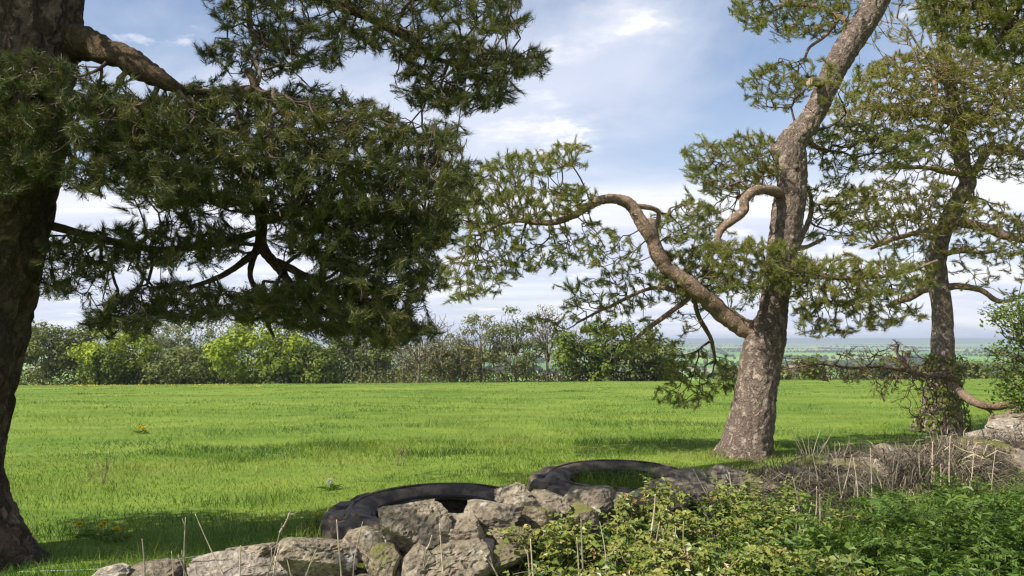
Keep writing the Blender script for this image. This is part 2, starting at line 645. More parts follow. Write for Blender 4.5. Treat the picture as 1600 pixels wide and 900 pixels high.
def build_ground():
    rad = np.concatenate((np.linspace(0.0, 14, 50), np.geomspace(14.4, 130, 60), np.geomspace(136, 16500, 60)))
    na = 260
    # finer in front of the camera, coarser behind
    a = np.concatenate((np.linspace(-0.85, 0.85, 190), np.linspace(0.85, 2 * math.pi - 0.85, na - 190 + 2)[1:-1]))
    rr, aa = np.meshgrid(rad[1:], a, indexing='ij')
    x, y = rr * np.sin(aa), rr * np.cos(aa)
    V = np.stack((x, y, gz(x, y)), -1).reshape(-1, 3)
    V = np.vstack((V, (0, 0, float(gz(0.0, 0.0)))))
    nr = len(rad) - 1
    i = np.arange(nr - 1)[:, None] * na
    j = np.arange(na)[None]
    k = (j + 1) % na
    F = np.stack((i + j, i + na + j, i + na + k, i + k), -1).reshape(-1, 4)
    C = np.stack((np.arange(na), (np.arange(na) + 1) % na, np.full(na, len(V) - 1)), -1)
    o = mesh('ground', V, [F, C], M['ground'], smooth_=True)
    tag(o, kind='structure')


build_ground()


# ------------------------------------------------------------------ branches, needles, leaves
def grow(start, start_len, T, bf=0.35):
    """join every target point to the branch system, short ways first; returns parent index per target (negative: start node)"""
    n = len(T)
    S = np.asarray(start, float)
    par = np.zeros(n, int)
    plen = np.zeros(n)
    d = np.linalg.norm(T[:, None] - S[None], axis=2) + bf * np.asarray(start_len)[None]
    best = d.min(1)
    par[:] = -1 - d.argmin(1)
    done = np.zeros(n, bool)
    order = []
    cost = best.copy()
    for _ in range(n):
        i = int(np.argmin(cost))
        done[i] = True
        cost[i] = np.inf
        order.append(i)
        p = par[i]
        pp = S[-1 - p] if p < 0 else T[p]
        plen[i] = (start_len[-1 - p] if p < 0 else plen[p]) + np.linalg.norm(T[i] - pp)
        c = np.linalg.norm(T - T[i], axis=1) + bf * plen[i]
        up = (~done) & (c < best)
        best[up] = c[up]
        cost[up] = c[up]
        par[up] = i
    return par, order


def branch_mesh(start, T, par, order, r_tip, power, sides, wobble=0.045, r_max=0.2):
    """twigs of a grown system; returns geometry and per-target direction and load"""
    n = len(T)
    load = np.ones(n)
    kids = np.zeros(n, int)
    for i in order[::-1]:
        if par[i] >= 0:
            load[par[i]] += load[i]
            kids[par[i]] += 1
    r = np.minimum(r_tip * load ** power, r_max)
    P0 = np.where(par[:, None] >= 0, T[np.maximum(par, 0)], np.asarray(start)[np.where(par < 0, -1 - par, 0)])
    D = T - P0
    ln = np.linalg.norm(D, axis=1)
    ra = np.minimum(np.where(par >= 0, r[np.maximum(par, 0)], r * 1.3), r * 1.7)
    # thick ones in three bowed pieces, thin ones in two
    side = perp(D + 1e-6)
    bow = side * (ln * rng.normal(0, wobble, n))[:, None] + np.array((0, 0, -1.0)) * (ln * 0.04)[:, None]
    A1 = P0 + D * 0.35 + bow * 0.9
    A2 = P0 + D * 0.7 + bow * 0.8
    r1, r2 = ra * 0.67 + r * 0.33, ra * 0.33 + r * 0.67
    k, t = load > 2, load <= 2
    g1 = frusta(np.vstack((P0[k], A1[k], A2[k])), np.vstack((A1[k], A2[k], T[k])), np.concatenate((ra[k], r1[k], r2[k])), np.concatenate((r1[k], r2[k], r[k] * 0.9)), sides)
    Am = (A1 + A2) * .5
    rm = (r1 + r2) * .5
    g2 = frusta(np.vstack((P0[t], Am[t])), np.vstack((Am[t], T[t])), np.concatenate((ra[t], rm[t])), np.concatenate((rm[t], r[t] * 0.9)), 3)
    V, F = np.vstack((g1[0], g2[0])), np.vstack((g1[1], g2[1] + len(g1[0])))
    return (V, F), unit(T - A2), load, kids, P0, A1, A2


def needle_tufts(P, D, k, length, width, spread=(0.3, 1.05), tuft=0.115):
    """needle fans round the twig ends P with direction D"""
    n = len(P)
    d = np.repeat(D, k, 0)
    u = rng.random((n * k, 1))
    base = np.repeat(P, k, 0) - d * (u * tuft)
    a = rng.uniform(spread[0], spread[1], (n * k, 1)) * (0.45 + 0.55 * u)
    w = perp(d)
    nd = unit(d * np.cos(a) + w * np.sin(a))
    ln = length * np.repeat(rng.uniform(0.62, 1.15, (n, 1)), k, 0) * rng.uniform(0.7, 1.08, (n * k, 1))
    sd = perp(nd) * (width * 0.5)
    V = np.stack((base - sd, base + sd, base + nd * ln), 1).reshape(-1, 3)
    F = np.arange(n * k * 3).reshape(-1, 3)
    return V, F


def leaf_faces(P, N, size, aspect=1.7, fold=0.15, dirs=None):
    """pointed four-cornered leaves, folded along the midrib"""
    n = len(P)
    N = unit(N)
    d = perp(N) if dirs is None else unit(dirs - N * np.sum(dirs * N, 1, keepdims=True))
    s = np.cross(N, d)
    size = np.broadcast_to(np.asarray(size, float), (n,))[:, None]
    w = size / aspect * 0.5
    b = P
    t = P + d * size - N * size * 0.12
    m = P + d * size * 0.45
    l, r = m + s * w + N * size * fold, m - s * w + N * size * fold
    V = np.stack((b, l, t, r), 1).reshape(-1, 3)
    i = np.arange(n)[:, None] * 4
    F = np.concatenate((i + np.array([[0, 2, 1]]), i + np.array([[0, 3, 2]])), 1).reshape(-1, 3)
    return V, F


def in_poly(px, py, poly):
    poly = np.asarray(poly, float)
    x1, y1 = poly[:, 0], poly[:, 1]
    x2, y2 = np.roll(x1, -1), np.roll(y1, -1)
    c = (y1[None] > py[:, None]) != (y2[None] > py[:, None])
    xs = (x2 - x1) * (py[:, None] - y1) / np.where(y2 == y1, 1e-9, y2 - y1) + x1
    return (np.sum(c & (px[:, None] < xs), 1) % 2) == 1


def pads_in(poly, Y0, dY, spacing, tries=3000):
    """centres of foliage pads: inside an outline that stands at distance Y0 +- dY"""
    poly = np.asarray(poly, float)
    lo, hi = poly.min(0), poly.max(0)
    x = rng.uniform(lo[0], hi[0], tries)
    y = rng.uniform(lo[1], hi[1], tries)
    ok = in_poly(x, y, poly)
    P = at(x[ok], y[ok], Y0 + np.clip(rng.normal(0, 0.55, ok.sum()), -1, 1) * dY)
    K, k = np.zeros((len(P), 3)), 0
    w = np.array((1, 0.8, 1.7))
    for p in P:
        if k == 0 or (((K[:k] - p) * w) ** 2).sum(1).min() > spacing * spacing:
            K[k] = p
            k += 1
    return K[:k].copy()


def pad_points(C, n, rx, rz):
    m = len(C)
    q = rng.normal(size=(m, n, 3))
    q = q / np.linalg.norm(q, axis=2, keepdims=True) * rng.random((m, n, 1)) ** 0.45
    s = rng.uniform(0.7, 1.3, (m, 1, 1))
    q = q * np.array((rx, rx, rz)) * s
    q[..., 2] -= 0.25 * (q[..., 0] ** 2 + q[..., 1] ** 2) / rx       # pads droop at the rim
    return (C[:, None] + q).reshape(-1, 3)


def limb_path(rows, n):
    """rows (px, py, Y, half width in px) -> points and radii"""
    rows = np.asarray(rows, float)
    P = at(rows[:, 0], rows[:, 1], rows[:, 2])
    r = rows[:, 3] * rows[:, 2] / FPX
    C = catmull(np.column_stack((P, r)), n)
    return C[:, :3], np.maximum(C[:, 3], 0.004)


def pine(label, trunk, limbs, clumps, mats, ntr=120, sides=40, tip=0.0022, power=0.44, needles=30, nlen=0.075, nwid=0.004, tufts=3,
         bump=0.025, bscale=(5, 5, 2.2), flare=None, up=0.35, group='pines along the wall', stubs=(), limb_sides=12, high=(), bf=0.35, brown=0.03):
    tp, tr = limb_path(trunk, ntr)
    if flare:
        h = np.linalg.norm(tp - tp[0], axis=1)
        tr = tr * (1 + flare * np.exp(-h / 0.28))
    g = tp[0].copy()
    root = thing('pine_tree', (g[0], g[1], float(gz(g[0], g[1]))), label, 'pine', group)
    V, F = sweep(tp, tr, sides, bump, bscale, 11)
    if flare:                                  # root buttresses
        h = np.clip((V[:, 2] - g[2]) / 0.45, 0, 1)
        th = np.arctan2(V[:, 1] - g[1], V[:, 0] - g[0])
        k = 1 + (1 - h) ** 2 * 0.20 * (np.sin(th * 5 + 1.0) + 0.6 * np.sin(th * 3 + 0.3))
        V[:, 0] = g[0] + (V[:, 0] - g[0]) * np.where(h < 1, k, 1)
        V[:, 1] = g[1] + (V[:, 1] - g[1]) * np.where(h < 1, k, 1)
    mesh('trunk', V, F, mats[0], root, True)
    nodes, lens = [tp[len(tp) // 3::3]], [np.linspace(0.6, 3.0, len(tp[len(tp) // 3::3]))]
    for rows in limbs:
        lp, lr = limb_path(rows, 9 * len(rows))
        lp = lp + (fnoise(lp * 3.1, 2, 17)[:, None] - .5) * (lr * .5)[:, None] + (np.stack([vnoise(lp * 5 + k * 9, k) for k in range(3)], -1) - .5) * (lr * .55)[:, None]
        lr = lr * (.70 + .40 * fnoise(lp * 4.3 + 5, 3, 23))
        V, F = sweep(lp, lr, limb_sides, lr.max() * .10, (16, 16, 16), 4)
        mesh('limb', V, F, mats[1], root, True)
        nodes.append(lp[2::2])
        lens.append(np.linspace(0.2, 0.8, len(lp[2::2])))
    for (rows, cut) in stubs:
        lp, lr = limb_path(rows, 10)
        V, F = sweep(lp, lr, 14, 0.008, (9, 9, 9), 8)
        s = mesh('stub', V, F, mats[1] if cut else mats[0], root, True)
        if cut:
            a = np.linspace(0, 2 * math.pi, 14, endpoint=False)
            ax = unit(lp[-1] - lp[-2])
            u = unit(np.cross(ax, (0.3, 1, 0.2)))
            w = np.cross(ax, u)
            ring = lp[-1] + ax * lr[-1] * 0.2 + (u * np.cos(a)[:, None] + w * np.sin(a)[:, None]) * lr[-1] * 0.96
            V = np.vstack((ring, ring + ax * 0.012, lp[-1] + ax * (lr[-1] * 0.2 + 0.012)))
            i = np.arange(14)
            F = np.stack((i, (i + 1) % 14, 14 + (i + 1) % 14, 14 + i), -1)
            mesh('cut_face', V, [F, np.stack((14 + i, 14 + (i + 1) % 14, np.full(14, 28)), -1)], M['wood_cut'], s)
    nodes, lens = np.vstack(nodes), np.concatenate(lens)
    pts = []
    for (poly, Y0, dY, sp, n, rx, rz) in clumps:
        C = pads_in(poly, Y0, dY, sp)
        if len(C):
            pts.append(pad_points(C, n, rx, rz))
    T = np.vstack(pts)
    par, order = grow(nodes, lens, T, bf)
    (V, F), D, load, kids, P0, A1, A2 = branch_mesh(nodes, T, par, order, tip, power, 3)
    tag(mesh('branches', V, F, mats[2], root, True), kind='stuff')
    if len(high):                              # the upper crown grows from the upper trunk only
        hp = []
        for h in high:
            hp.append(pad_points(pads_in(*h[:4]), *h[4:]) if len(h) == 7 else pad_points(*h))
        T2 = np.vstack(hp)
        up_nodes = tp[tp[:, 2] > tp[:, 2].max() * .55][::2]
        par, order = grow(up_nodes, np.linspace(.3, 1.5, len(up_nodes)), T2, .3)
        (V, F), D2, load2, _, _, B1, B2 = branch_mesh(up_nodes, T2, par, order, tip * 1.3, power, 3)
        tag(mesh('branches', V, F, mats[2], root, True), kind='stuff')
        T, D, load, A1, A2 = np.vstack((T, T2)), np.vstack((D, D2)), np.concatenate((load, load2)), np.vstack((A1, B1)), np.vstack((A2, B2))
    thin = load <= 4
    # needles at the twig's end and along its outer part
    seq = [(T, D)]
    if tufts > 1:
        seq.append((A2, unit(A2 - A1)))
    if tufts > 2:
        seq.append((A1 * 0.5 + A2 * 0.5, unit(A2 - A1)))
    Vs, Fs, va, o = [], [], [], 0
    for q, (P, d) in enumerate(seq):
        s = thin if q == 0 else (load <= 2)
        if q == 2:
            s = s & (rng.random(len(s)) < .6)
        P, d = P[s], d[s]
        dd = unit(d + np.array((0, 0, up)) + rng.normal(0, 0.25, d.shape))
        side_ = np.abs(P[:, 0]) / np.maximum(P[:, 1], .1)
        high_ = (P[:, 2] - EYE[2]) / np.maximum(P[:, 1], .1)
        far_out = (side_ > .78) | (high_ > .55)
        for sel, kn, wd in ((~far_out, needles, nwid), (far_out, max(6, needles // 4), nwid * 2.6)):
            Q, qd = P[sel], dd[sel]
            if not len(Q):
                continue
            V, F = needle_tufts(Q, qd, kn, nlen, wd)
            t = 0.15 + 0.6 * vnoise(Q * 2.2, 3) + rng.normal(0, 0.12, len(Q))
            t = np.where(rng.random(len(Q)) < brown, 1.0, np.clip(t, 0, 0.9))
            Vs.append(V)
            Fs.append(F + o)
            o += len(V)
            va.append(np.clip(np.repeat(t, kn) + rng.normal(0, 0.06, len(F)), 0, 1))
    c = mesh('crown', np.vstack(Vs), np.vstack(Fs), mats[3], root, False, np.concatenate(va))
    tag(c, kind='stuff')
    return root


# ------------------------------------------------------------------ the pines
def build_pines():
    # near pine on the left, mostly seen from its shaded side
    pine('big dark pine at the left edge, its shaded branches hanging over the field',
         [(-74, 905, 5.75, 92), (-80, 850, 5.72, 84), (-90, 790, 5.7, 80), (-95, 735, 5.68, 79), (-80, 640, 5.65, 81), (-62, 560, 5.6, 82), (-44, 470, 5.6, 84), (-25, 380, 5.55, 84),
          (-5, 280, 5.5, 85), (14, 170, 5.5, 86), (30, 60, 5.5, 84), (44, -40, 5.5, 82), (75, -200, 5.6, 78), (95, -500, 5.9, 62), (110, -800, 6.0, 30)],
         [[(50, 72, 5.55, 40), (100, 68, 5.52, 33), (135, 72, 5.48, 26), (190, 90, 5.4, 23), (230, 110, 5.35, 20), (262, 128, 5.35, 14), (290, 140, 5.45, 7), (340, 143, 5.6, 6), (400, 140, 5.7, 6), (440, 165, 5.8, 4)],
          [(400, 140, 5.7, 6), (396, 122, 5.7, 7), (388, 110, 5.7, 6)],
          [(40, 120, 5.6, 20), (150, 170, 6.0, 18), (280, 210, 6.2, 14), (380, 270, 6.25, 11), (408, 340, 6.2, 9.5), (408, 385, 6.2, 9), (430, 415, 6.2, 7.5), (462, 450, 6.2, 5), (500, 470, 6.1, 3)],
          [(408, 385, 6.2, 7), (385, 405, 6.1, 6), (330, 438, 6.0, 4), (270, 455, 5.95, 3)],
          [(405, 372, 6.2, 6), (390, 430, 6.2, 5), (412, 470, 6.2, 5), (418, 505, 6.2, 4), (428, 528, 6.2, 2)],
          [(408, 345, 6.2, 9), (480, 330, 6.1, 8), (560, 345, 6.0, 6), (640, 350, 5.9, 4)],
          [(0, 330, 5.6, 10), (150, 372, 5.8, 7), (250, 390, 5.9, 6), (340, 380, 6.0, 6), (400, 365, 6.1, 5)],
          [(430, 410, 6.2, 7), (520, 450, 6.1, 6), (600, 490, 6.0, 4)],
          [(60, -200, 5.6, 24), (250, -130, 5.9, 18), (420, -50, 6.2, 14), (540, 10, 6.3, 10), (640, 60, 6.3, 8), (690, 95, 6.3, 5), (780, 100, 6.2, 4), (850, 85, 6.2, 2.5)],
          [(330, -90, 6.0, 9), (385, -20, 6.1, 6), (392, 45, 6.1, 5), (430, 75, 6.1, 4), (480, 88, 6.1, 3)]],
         [([(330, -60), (800, -60), (812, 25), (805, 50), (770, 70), (640, 60), (560, 70), (500, 60), (430, 70), (360, 30)], 6.2, 0.6, 0.235, 12, 0.21, 0.06),
          ([(350, 60), (520, 70), (540, 95), (440, 112), (360, 108), (312, 80)], 6.1, 0.35, 0.19, 7, 0.15, 0.05),
          ([(620, 60), (770, 72), (852, 82), (848, 100), (800, 115), (790, 150), (730, 165), (660, 160), (640, 120)], 6.2, 0.45, 0.19, 12, 0.18, 0.055),
          ([(120, 150), (270, 150), (330, 125), (410, 145), (470, 135), (530, 140), (600, 165), (660, 205), (712, 200), (680, 235), (735, 262), (715, 300),
            (690, 330), (680, 380), (640, 330), (560, 330), (440, 310), (300, 330), (230, 300), (150, 250)], 5.9, 0.8, 0.198, 13, 0.20, 0.08),
          ([(440, 310), (560, 320), (690, 330), (690, 375), (655, 415), (675, 448), (630, 460), (560, 440), (470, 390)], 6.0, 0.65, 0.192, 13, 0.20, 0.075),
          ([(-430, 270), (-380, 210), (-180, 220), (-150, 370), (-250, 400), (-420, 370)], 5.3, 0.6, 0.17, 13, 0.2, 0.08),
          ([(400, 455), (470, 430), (560, 445), (625, 470), (652, 512), (600, 535), (520, 515), (440, 495)], 6.0, 0.6, 0.17, 14, 0.19, 0.075),
          ([(160, 470), (250, 440), (330, 445), (400, 462), (420, 490), (330, 490), (250, 505), (170, 515), (145, 500)], 5.95, 0.5, 0.19, 12, 0.18, 0.07),
          ([(75, 370), (180, 355), (330, 340), (400, 370), (330, 400), (230, 410), (130, 430), (75, 460)], 5.9, 0.5, 0.19, 9, 0.17, 0.07),
          ([(-40, 75), (130, 105), (240, 150), (320, 220), (300, 310), (190, 300), (130, 290), (100, 280), (-40, 290)], 5.0, 0.22, 0.185, 12, 0.18, 0.08),
          ],
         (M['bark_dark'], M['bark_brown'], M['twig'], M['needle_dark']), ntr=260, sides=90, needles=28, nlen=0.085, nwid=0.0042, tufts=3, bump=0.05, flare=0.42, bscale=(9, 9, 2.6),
         tip=0.0022, power=0.40, brown=0.05, limb_sides=18,
         high=[([(-330, -120), (-260, -560), (230, -560), (520, -150), (300, -120)], 5.6, 0.8, 0.5, 10, 0.32, 0.12),
               (np.column_stack((rng.uniform(-1.6, .6, 34), rng.uniform(1.9, 4.1, 34), rng.uniform(4.7, 5.7, 34))), 12, .32, .1),
               (np.column_stack((rng.uniform(-4.6, -3.3, 16), rng.uniform(4.2, 5.1, 16), rng.uniform(4.6, 5.4, 16))), 12, .3, .1),
               (np.column_stack((rng.uniform(-5.5, -3.3, 20), rng.uniform(3.0, 5.0, 20), rng.uniform(3.9, 5.0, 20))), 12, .28, .09)])

    # the twisted pine in the sun
    Y = 11.0
    pine('tall twisted pine with sunlit grey-pink trunk forking low to the left',
         [(1163, 724, Y, 42), (1165, 705, Y, 38), (1174, 660, Y, 34), (1183, 600, Y, 31), (1190, 555, Y, 31), (1199, 522, Y, 29), (1208, 490, Y, 22), (1213, 450, Y, 21), (1219, 410, Y, 22), (1225, 370, Y, 23), (1232, 325, Y, 24),
          (1238, 285, Y, 23), (1234, 250, Y, 25), (1237, 224, Y, 23), (1257, 200, Y, 19), (1275, 172, Y, 17), (1290, 140, Y, 17), (1306, 105, Y, 19), (1326, 70, Y, 20), (1348, 38, Y, 20), (1368, 5, Y, 19), (1388, -40, Y, 17),
          (1420, -130, Y + .3, 14), (1440, -260, Y + .5, 8)],
         [[(1195, 535, Y, 20), (1160, 512, Y, 17), (1125, 485, Y, 16), (1092, 455, Y - .1, 15), (1060, 430, Y - .1, 14), (1032, 405, Y - .15, 13), (1016, 375, Y - .2, 12), (1003, 345, Y - .2, 12), (986, 322, Y - .2, 11), (964, 313, Y - .2, 9),
           (940, 314, Y - .2, 8), (918, 325, Y - .2, 7.5), (895, 338, Y - .3, 7), (865, 348, Y - .3, 6), (838, 348, Y - .3, 5), (808, 345, Y - .3, 4), (778, 352, Y - .3, 3), (748, 368, Y - .3, 2)],
          [(990, 322, Y - .2, 5), (1012, 324, Y - .1, 5), (1028, 331, Y, 4.5), (1028, 345, Y, 4), (1024, 362, Y, 3.5)],
          [(1230, 305, Y, 10), (1203, 297, Y - .3, 9), (1178, 299, Y - .45, 8), (1165, 312, Y - .5, 8), (1163, 326, Y - .5, 8), (1150, 340, Y - .55, 8), (1131, 355, Y - .6, 7), (1123, 372, Y - .6, 6), (1128, 388, Y - .6, 5)],
          [(1215, 425, Y - .2, 5), (1260, 424, Y - .6, 4.5), (1310, 434, Y - .7, 4), (1360, 434, Y - .7, 3.5), (1420, 424, Y - .7, 3), (1465, 407, Y - .7, 2)],
          [(1240, 390, Y, 5), (1262, 385, Y + .4, 4), (1290, 372, Y + .6, 3)],
          [(1255, 205, Y, 5), (1272, 228, Y + .3, 4.5), (1295, 236, Y + .5, 3)],
          [(1225, 270, Y, 5), (1195, 262, Y + .4, 4), (1180, 290, Y + .5, 3.5), (1150, 310, Y + .5, 3)],
          [(1340, 50, Y, 6), (1310, 25, Y + .3, 5), (1270, 10, Y + .4, 4), (1215, 8, Y + .5, 3)],
          [(1310, 30, Y + .3, 4), (1290, 55, Y + .3, 3.5), (1265, 75, Y + .3, 2.5), (1255, 100, Y + .3, 2)],
          [(1235, 400, Y, 6), (1262, 350, Y + .5, 5), (1268, 320, Y + .5, 4), (1262, 290, Y + .5, 3)],
          [(1085, 452, Y - .1, 7), (1070, 470, Y + .1, 5), (1030, 500, Y + .2, 4), (985, 535, Y + .3, 3)],
          [(1085, 452, Y - .1, 5), (1090, 490, Y + .3, 4), (1110, 530, Y + .6, 3.5), (1118, 565, Y + .8, 3)],
          [(1075, 460, Y - .1, 4), (1020, 450, Y + .1, 3.5), (950, 480, Y + .2, 2.5), (900, 505, Y + .1, 2)]],
         [([(690, 300), (745, 270), (760, 255), (800, 240), (860, 235), (885, 222), (915, 220), (905, 240), (890, 262), (840, 272), (800, 290), (740, 300)], Y - .4, .5, 0.26, 11, 0.24, 0.085),
          ([(700, 310), (800, 290), (900, 292), (928, 305), (915, 325), (860, 335), (800, 345), (720, 350)], Y - .4, .6, 0.25, 11, 0.25, 0.085),
          ([(740, 350), (800, 350), (815, 395), (800, 440), (760, 455), (720, 470), (690, 430), (710, 400)], Y - .4, .5, 0.26, 11, 0.23, 0.09),
          ([(820, 360), (920, 345), (980, 372), (1000, 420), (960, 425), (900, 400), (850, 425), (820, 420)], Y - .3, .6, 0.31, 9, 0.22, 0.09),
          ([(880, 440), (960, 425), (1010, 420), (1060, 440), (1040, 470), (980, 480), (930, 490), (890, 478)], Y + .25, .4, 0.29, 10, 0.24, 0.09),
          ([(820, 495), (880, 488), (940, 500), (960, 520), (880, 512), (830, 506)], Y + .1, .3, 0.30, 8, 0.2, 0.06),
          ([(960, 490), (1050, 480), (1090, 520), (1010, 560), (960, 545)], Y + .35, .4, 0.36, 6, 0.2, 0.09),
          ([(1040, 560), (1100, 545), (1140, 570), (1145, 605), (1100, 625), (1060, 630), (1035, 618)], Y + .8, .35, 0.26, 9, 0.2, 0.09),
          ([(1030, 335), (1080, 310), (1130, 320), (1130, 360), (1080, 375), (1035, 372)], Y + .3, .5, 0.26, 11, 0.24, 0.09),
          ([(1090, 215), (1120, 225), (1170, 205), (1200, 220), (1205, 270), (1180, 300), (1110, 300), (1082, 260)], Y + .3, .6, 0.25, 11, 0.25, 0.10),
          ([(1110, 380), (1210, 375), (1250, 400), (1250, 435), (1190, 445), (1125, 448)], Y - .8, .35, 0.22, 13, 0.24, 0.085),
          ([(1030, 395), (1120, 378), (1120, 450), (1060, 450), (1030, 430)], Y + .35, .4, 0.22, 13, 0.24, 0.085),
          ([(1050, 460), (1130, 450), (1190, 450), (1180, 480), (1100, 490)], Y + .4, .4, 0.36, 7, 0.22, 0.08),
          ([(1240, 410), (1330, 398), (1440, 410), (1445, 440), (1380, 460), (1330, 480), (1260, 480), (1240, 450)], Y - .8, .4, 0.23, 13, 0.25, 0.085),
          ([(1260, 470), (1370, 465), (1440, 480), (1420, 505), (1340, 512), (1280, 522), (1255, 505)], Y - .6, .4, 0.27, 9, 0.22, 0.08),
          ([(1250, 300), (1290, 270), (1360, 290), (1380, 350), (1330, 380), (1270, 370)], Y + .7, .5, 0.32, 9, 0.24, 0.09),
          ([(1260, 200), (1320, 190), (1420, 200), (1440, 240), (1380, 265), (1290, 262)], Y + .7, .5, 0.27, 11, 0.26, 0.09),
          ([(1150, -30), (1330, -30), (1320, 15), (1300, 45), (1260, 50), (1220, 45), (1180, 35), (1155, 12)], Y + .5, .5, 0.25, 11, 0.24, 0.09),
          ([(1172, 122), (1200, 98), (1255, 95), (1262, 120), (1250, 155), (1215, 162), (1180, 150)], Y + .3, .3, 0.24, 10, 0.22, 0.085),
          ([(1270, 90), (1330, 110), (1360, 140), (1320, 165), (1280, 150)], Y - .7, .3, 0.34, 8, 0.2, 0.08),
          ],
         (M['bark_sunny'], M['bark_limb'], M['twig'], M['needle_sunny']), ntr=330, sides=80, needles=27, nlen=0.085, nwid=0.0054, tufts=3, bump=0.032, flare=0.16, bscale=(13, 13, 7),
         tip=0.0024, power=0.40, brown=0.05, high=[([(1250, -260), (1640, -300), (1600, -60), (1330, -60)], Y + .3, 1.2, 0.6, 9, 0.42, 0.14)], stubs=[([(1030, 412, Y - .10, 3), (1025, 388, Y - .14, 8), (1021, 364, Y - .18, 8.5), (1018, 343, Y - .2, 8)], True),
                                                    ([(1236, 246, Y, 20), (1222, 236, Y, 17), (1209, 228, Y, 9), (1205, 226, Y, 3)], False),
                                                    ([(1285, 132, Y, 8), (1275, 128, Y - .2, 7), (1266, 128, Y - .3, 6)], True),
                                                    ([(1242, 262, Y - .12, 6), (1244, 260, Y - .24, 4)], False)])

    # the second pine, further off on the right
    Y = 14.8
    pine('yellowish pine at the right with an ivy-wrapped foot behind the wall',
         [(1472, 676, Y, 30), (1472, 655, Y, 27), (1470, 600, Y, 22), (1473, 545, Y, 17), (1472, 490, Y, 15), (1466, 445, Y, 15), (1463, 405, Y, 15), (1474, 362, Y, 13), (1494, 318, Y, 12), (1512, 285, Y, 12), (1505, 262, Y, 12), (1500, 230, Y, 11),
          (1490, 160, Y, 10), (1475, 80, Y, 9), (1470, 0, Y, 8), (1480, -120, Y, 6), (1490, -260, Y, 3)],
         [[(1512, 280, Y, 8), (1528, 262, Y - .2, 7), (1545, 236, Y - .3, 7), (1575, 232, Y - .4, 7), (1615, 246, Y - .5, 6), (1660, 250, Y - .5, 4)],
          [(1478, 352, Y, 9), (1500, 345, Y - .4, 8), (1540, 358, Y - .6, 8), (1590, 372, Y - .8, 7), (1640, 380, Y - .9, 5)],
          [(1470, 450, Y, 7), (1500, 448, Y - .2, 6), (1535, 456, Y - .3, 5), (1560, 470, Y - .3, 4), (1590, 468, Y - .3, 3)],
          [(1462, 448, Y, 8), (1440, 455, Y + .4, 7), (1415, 468, Y + .6, 6), (1385, 478, Y + .8, 4)],
          [(1470, 358, Y, 6), (1440, 362, Y - .5, 5), (1400, 372, Y - .7, 4), (1360, 388, Y - .7, 3)],
          [(1508, 272, Y, 6), (1480, 268, Y - .3, 5), (1450, 262, Y - .5, 4), (1400, 262, Y - .6, 3)],
          [(1468, 398, Y, 5), (1500, 392, Y - .4, 4.5), (1528, 395, Y - .5, 4), (1555, 392, Y - .5, 3)],
          [(1495, 195, Y, 6), (1440, 178, Y - .5, 5), (1390, 172, Y - .7, 4), (1330, 168, Y - .7, 3)],
          [(1480, 110, Y, 6), (1462, 120, Y - .8, 5), (1462, 150, Y - 1., 4), (1478, 170, Y - 1., 3)],
          [(1495, 210, Y, 6), (1540, 180, Y - .5, 5), (1556, 160, Y - .6, 4), (1545, 140, Y - .6, 3)]],
         [([(1350, 110), (1420, 80), (1500, 70), (1620, 110), (1640, 170), (1500, 190), (1400, 175), (1330, 165)], Y - .4, 1.1, 0.30, 12, 0.36, 0.12),
          ([(1300, 170), (1400, 165), (1520, 180), (1640, 190), (1640, 240), (1520, 230), (1420, 225), (1310, 205)], Y - .3, 1.1, 0.35, 11, 0.36, 0.11),
          ([(1380, 225), (1500, 230), (1600, 235), (1640, 275), (1560, 275), (1460, 262), (1390, 258)], Y - .3, .9, 0.40, 9, 0.34, 0.10),
          ([(1290, 310), (1370, 282), (1450, 280), (1500, 300), (1590, 330), (1640, 360), (1560, 350), (1480, 335), (1400, 345), (1310, 345)], Y - .6, .9, 0.34, 11, 0.34, 0.10),
          ([(1340, 350), (1420, 330), (1470, 350), (1440, 380), (1370, 385)], Y - .8, .6, 0.33, 10, 0.30, 0.10),
          ([(1490, 350), (1640, 360), (1640, 410), (1560, 400), (1500, 385)], Y - .6, .8, 0.38, 10, 0.34, 0.10),
          ([(1390, 390), (1450, 385), (1455, 420), (1400, 420)], Y - .4, .6, 0.42, 7, 0.28, 0.10),
          ([(1500, 400), (1640, 420), (1640, 470), (1560, 460), (1500, 440)], Y - .2, .8, 0.55, 7, 0.28, 0.10),
          ([(1300, -250), (1750, -250), (1720, 40), (1560, 70), (1420, 70), (1340, 60)], Y + .2, 1.4, 0.7, 9, 0.45, 0.15)],
         (M['bark_sunny'], M['bark_limb'], M['twig_pale'], M['needle_yellow']), ntr=110, sides=36, needles=21, nlen=0.095, nwid=0.0075, tufts=3, bump=0.035, flare=0.25,
         tip=0.0032, power=0.40, brown=0.07)

    # a pine outside the frame on the right reaches into the upper right corner
    Y = 8.6
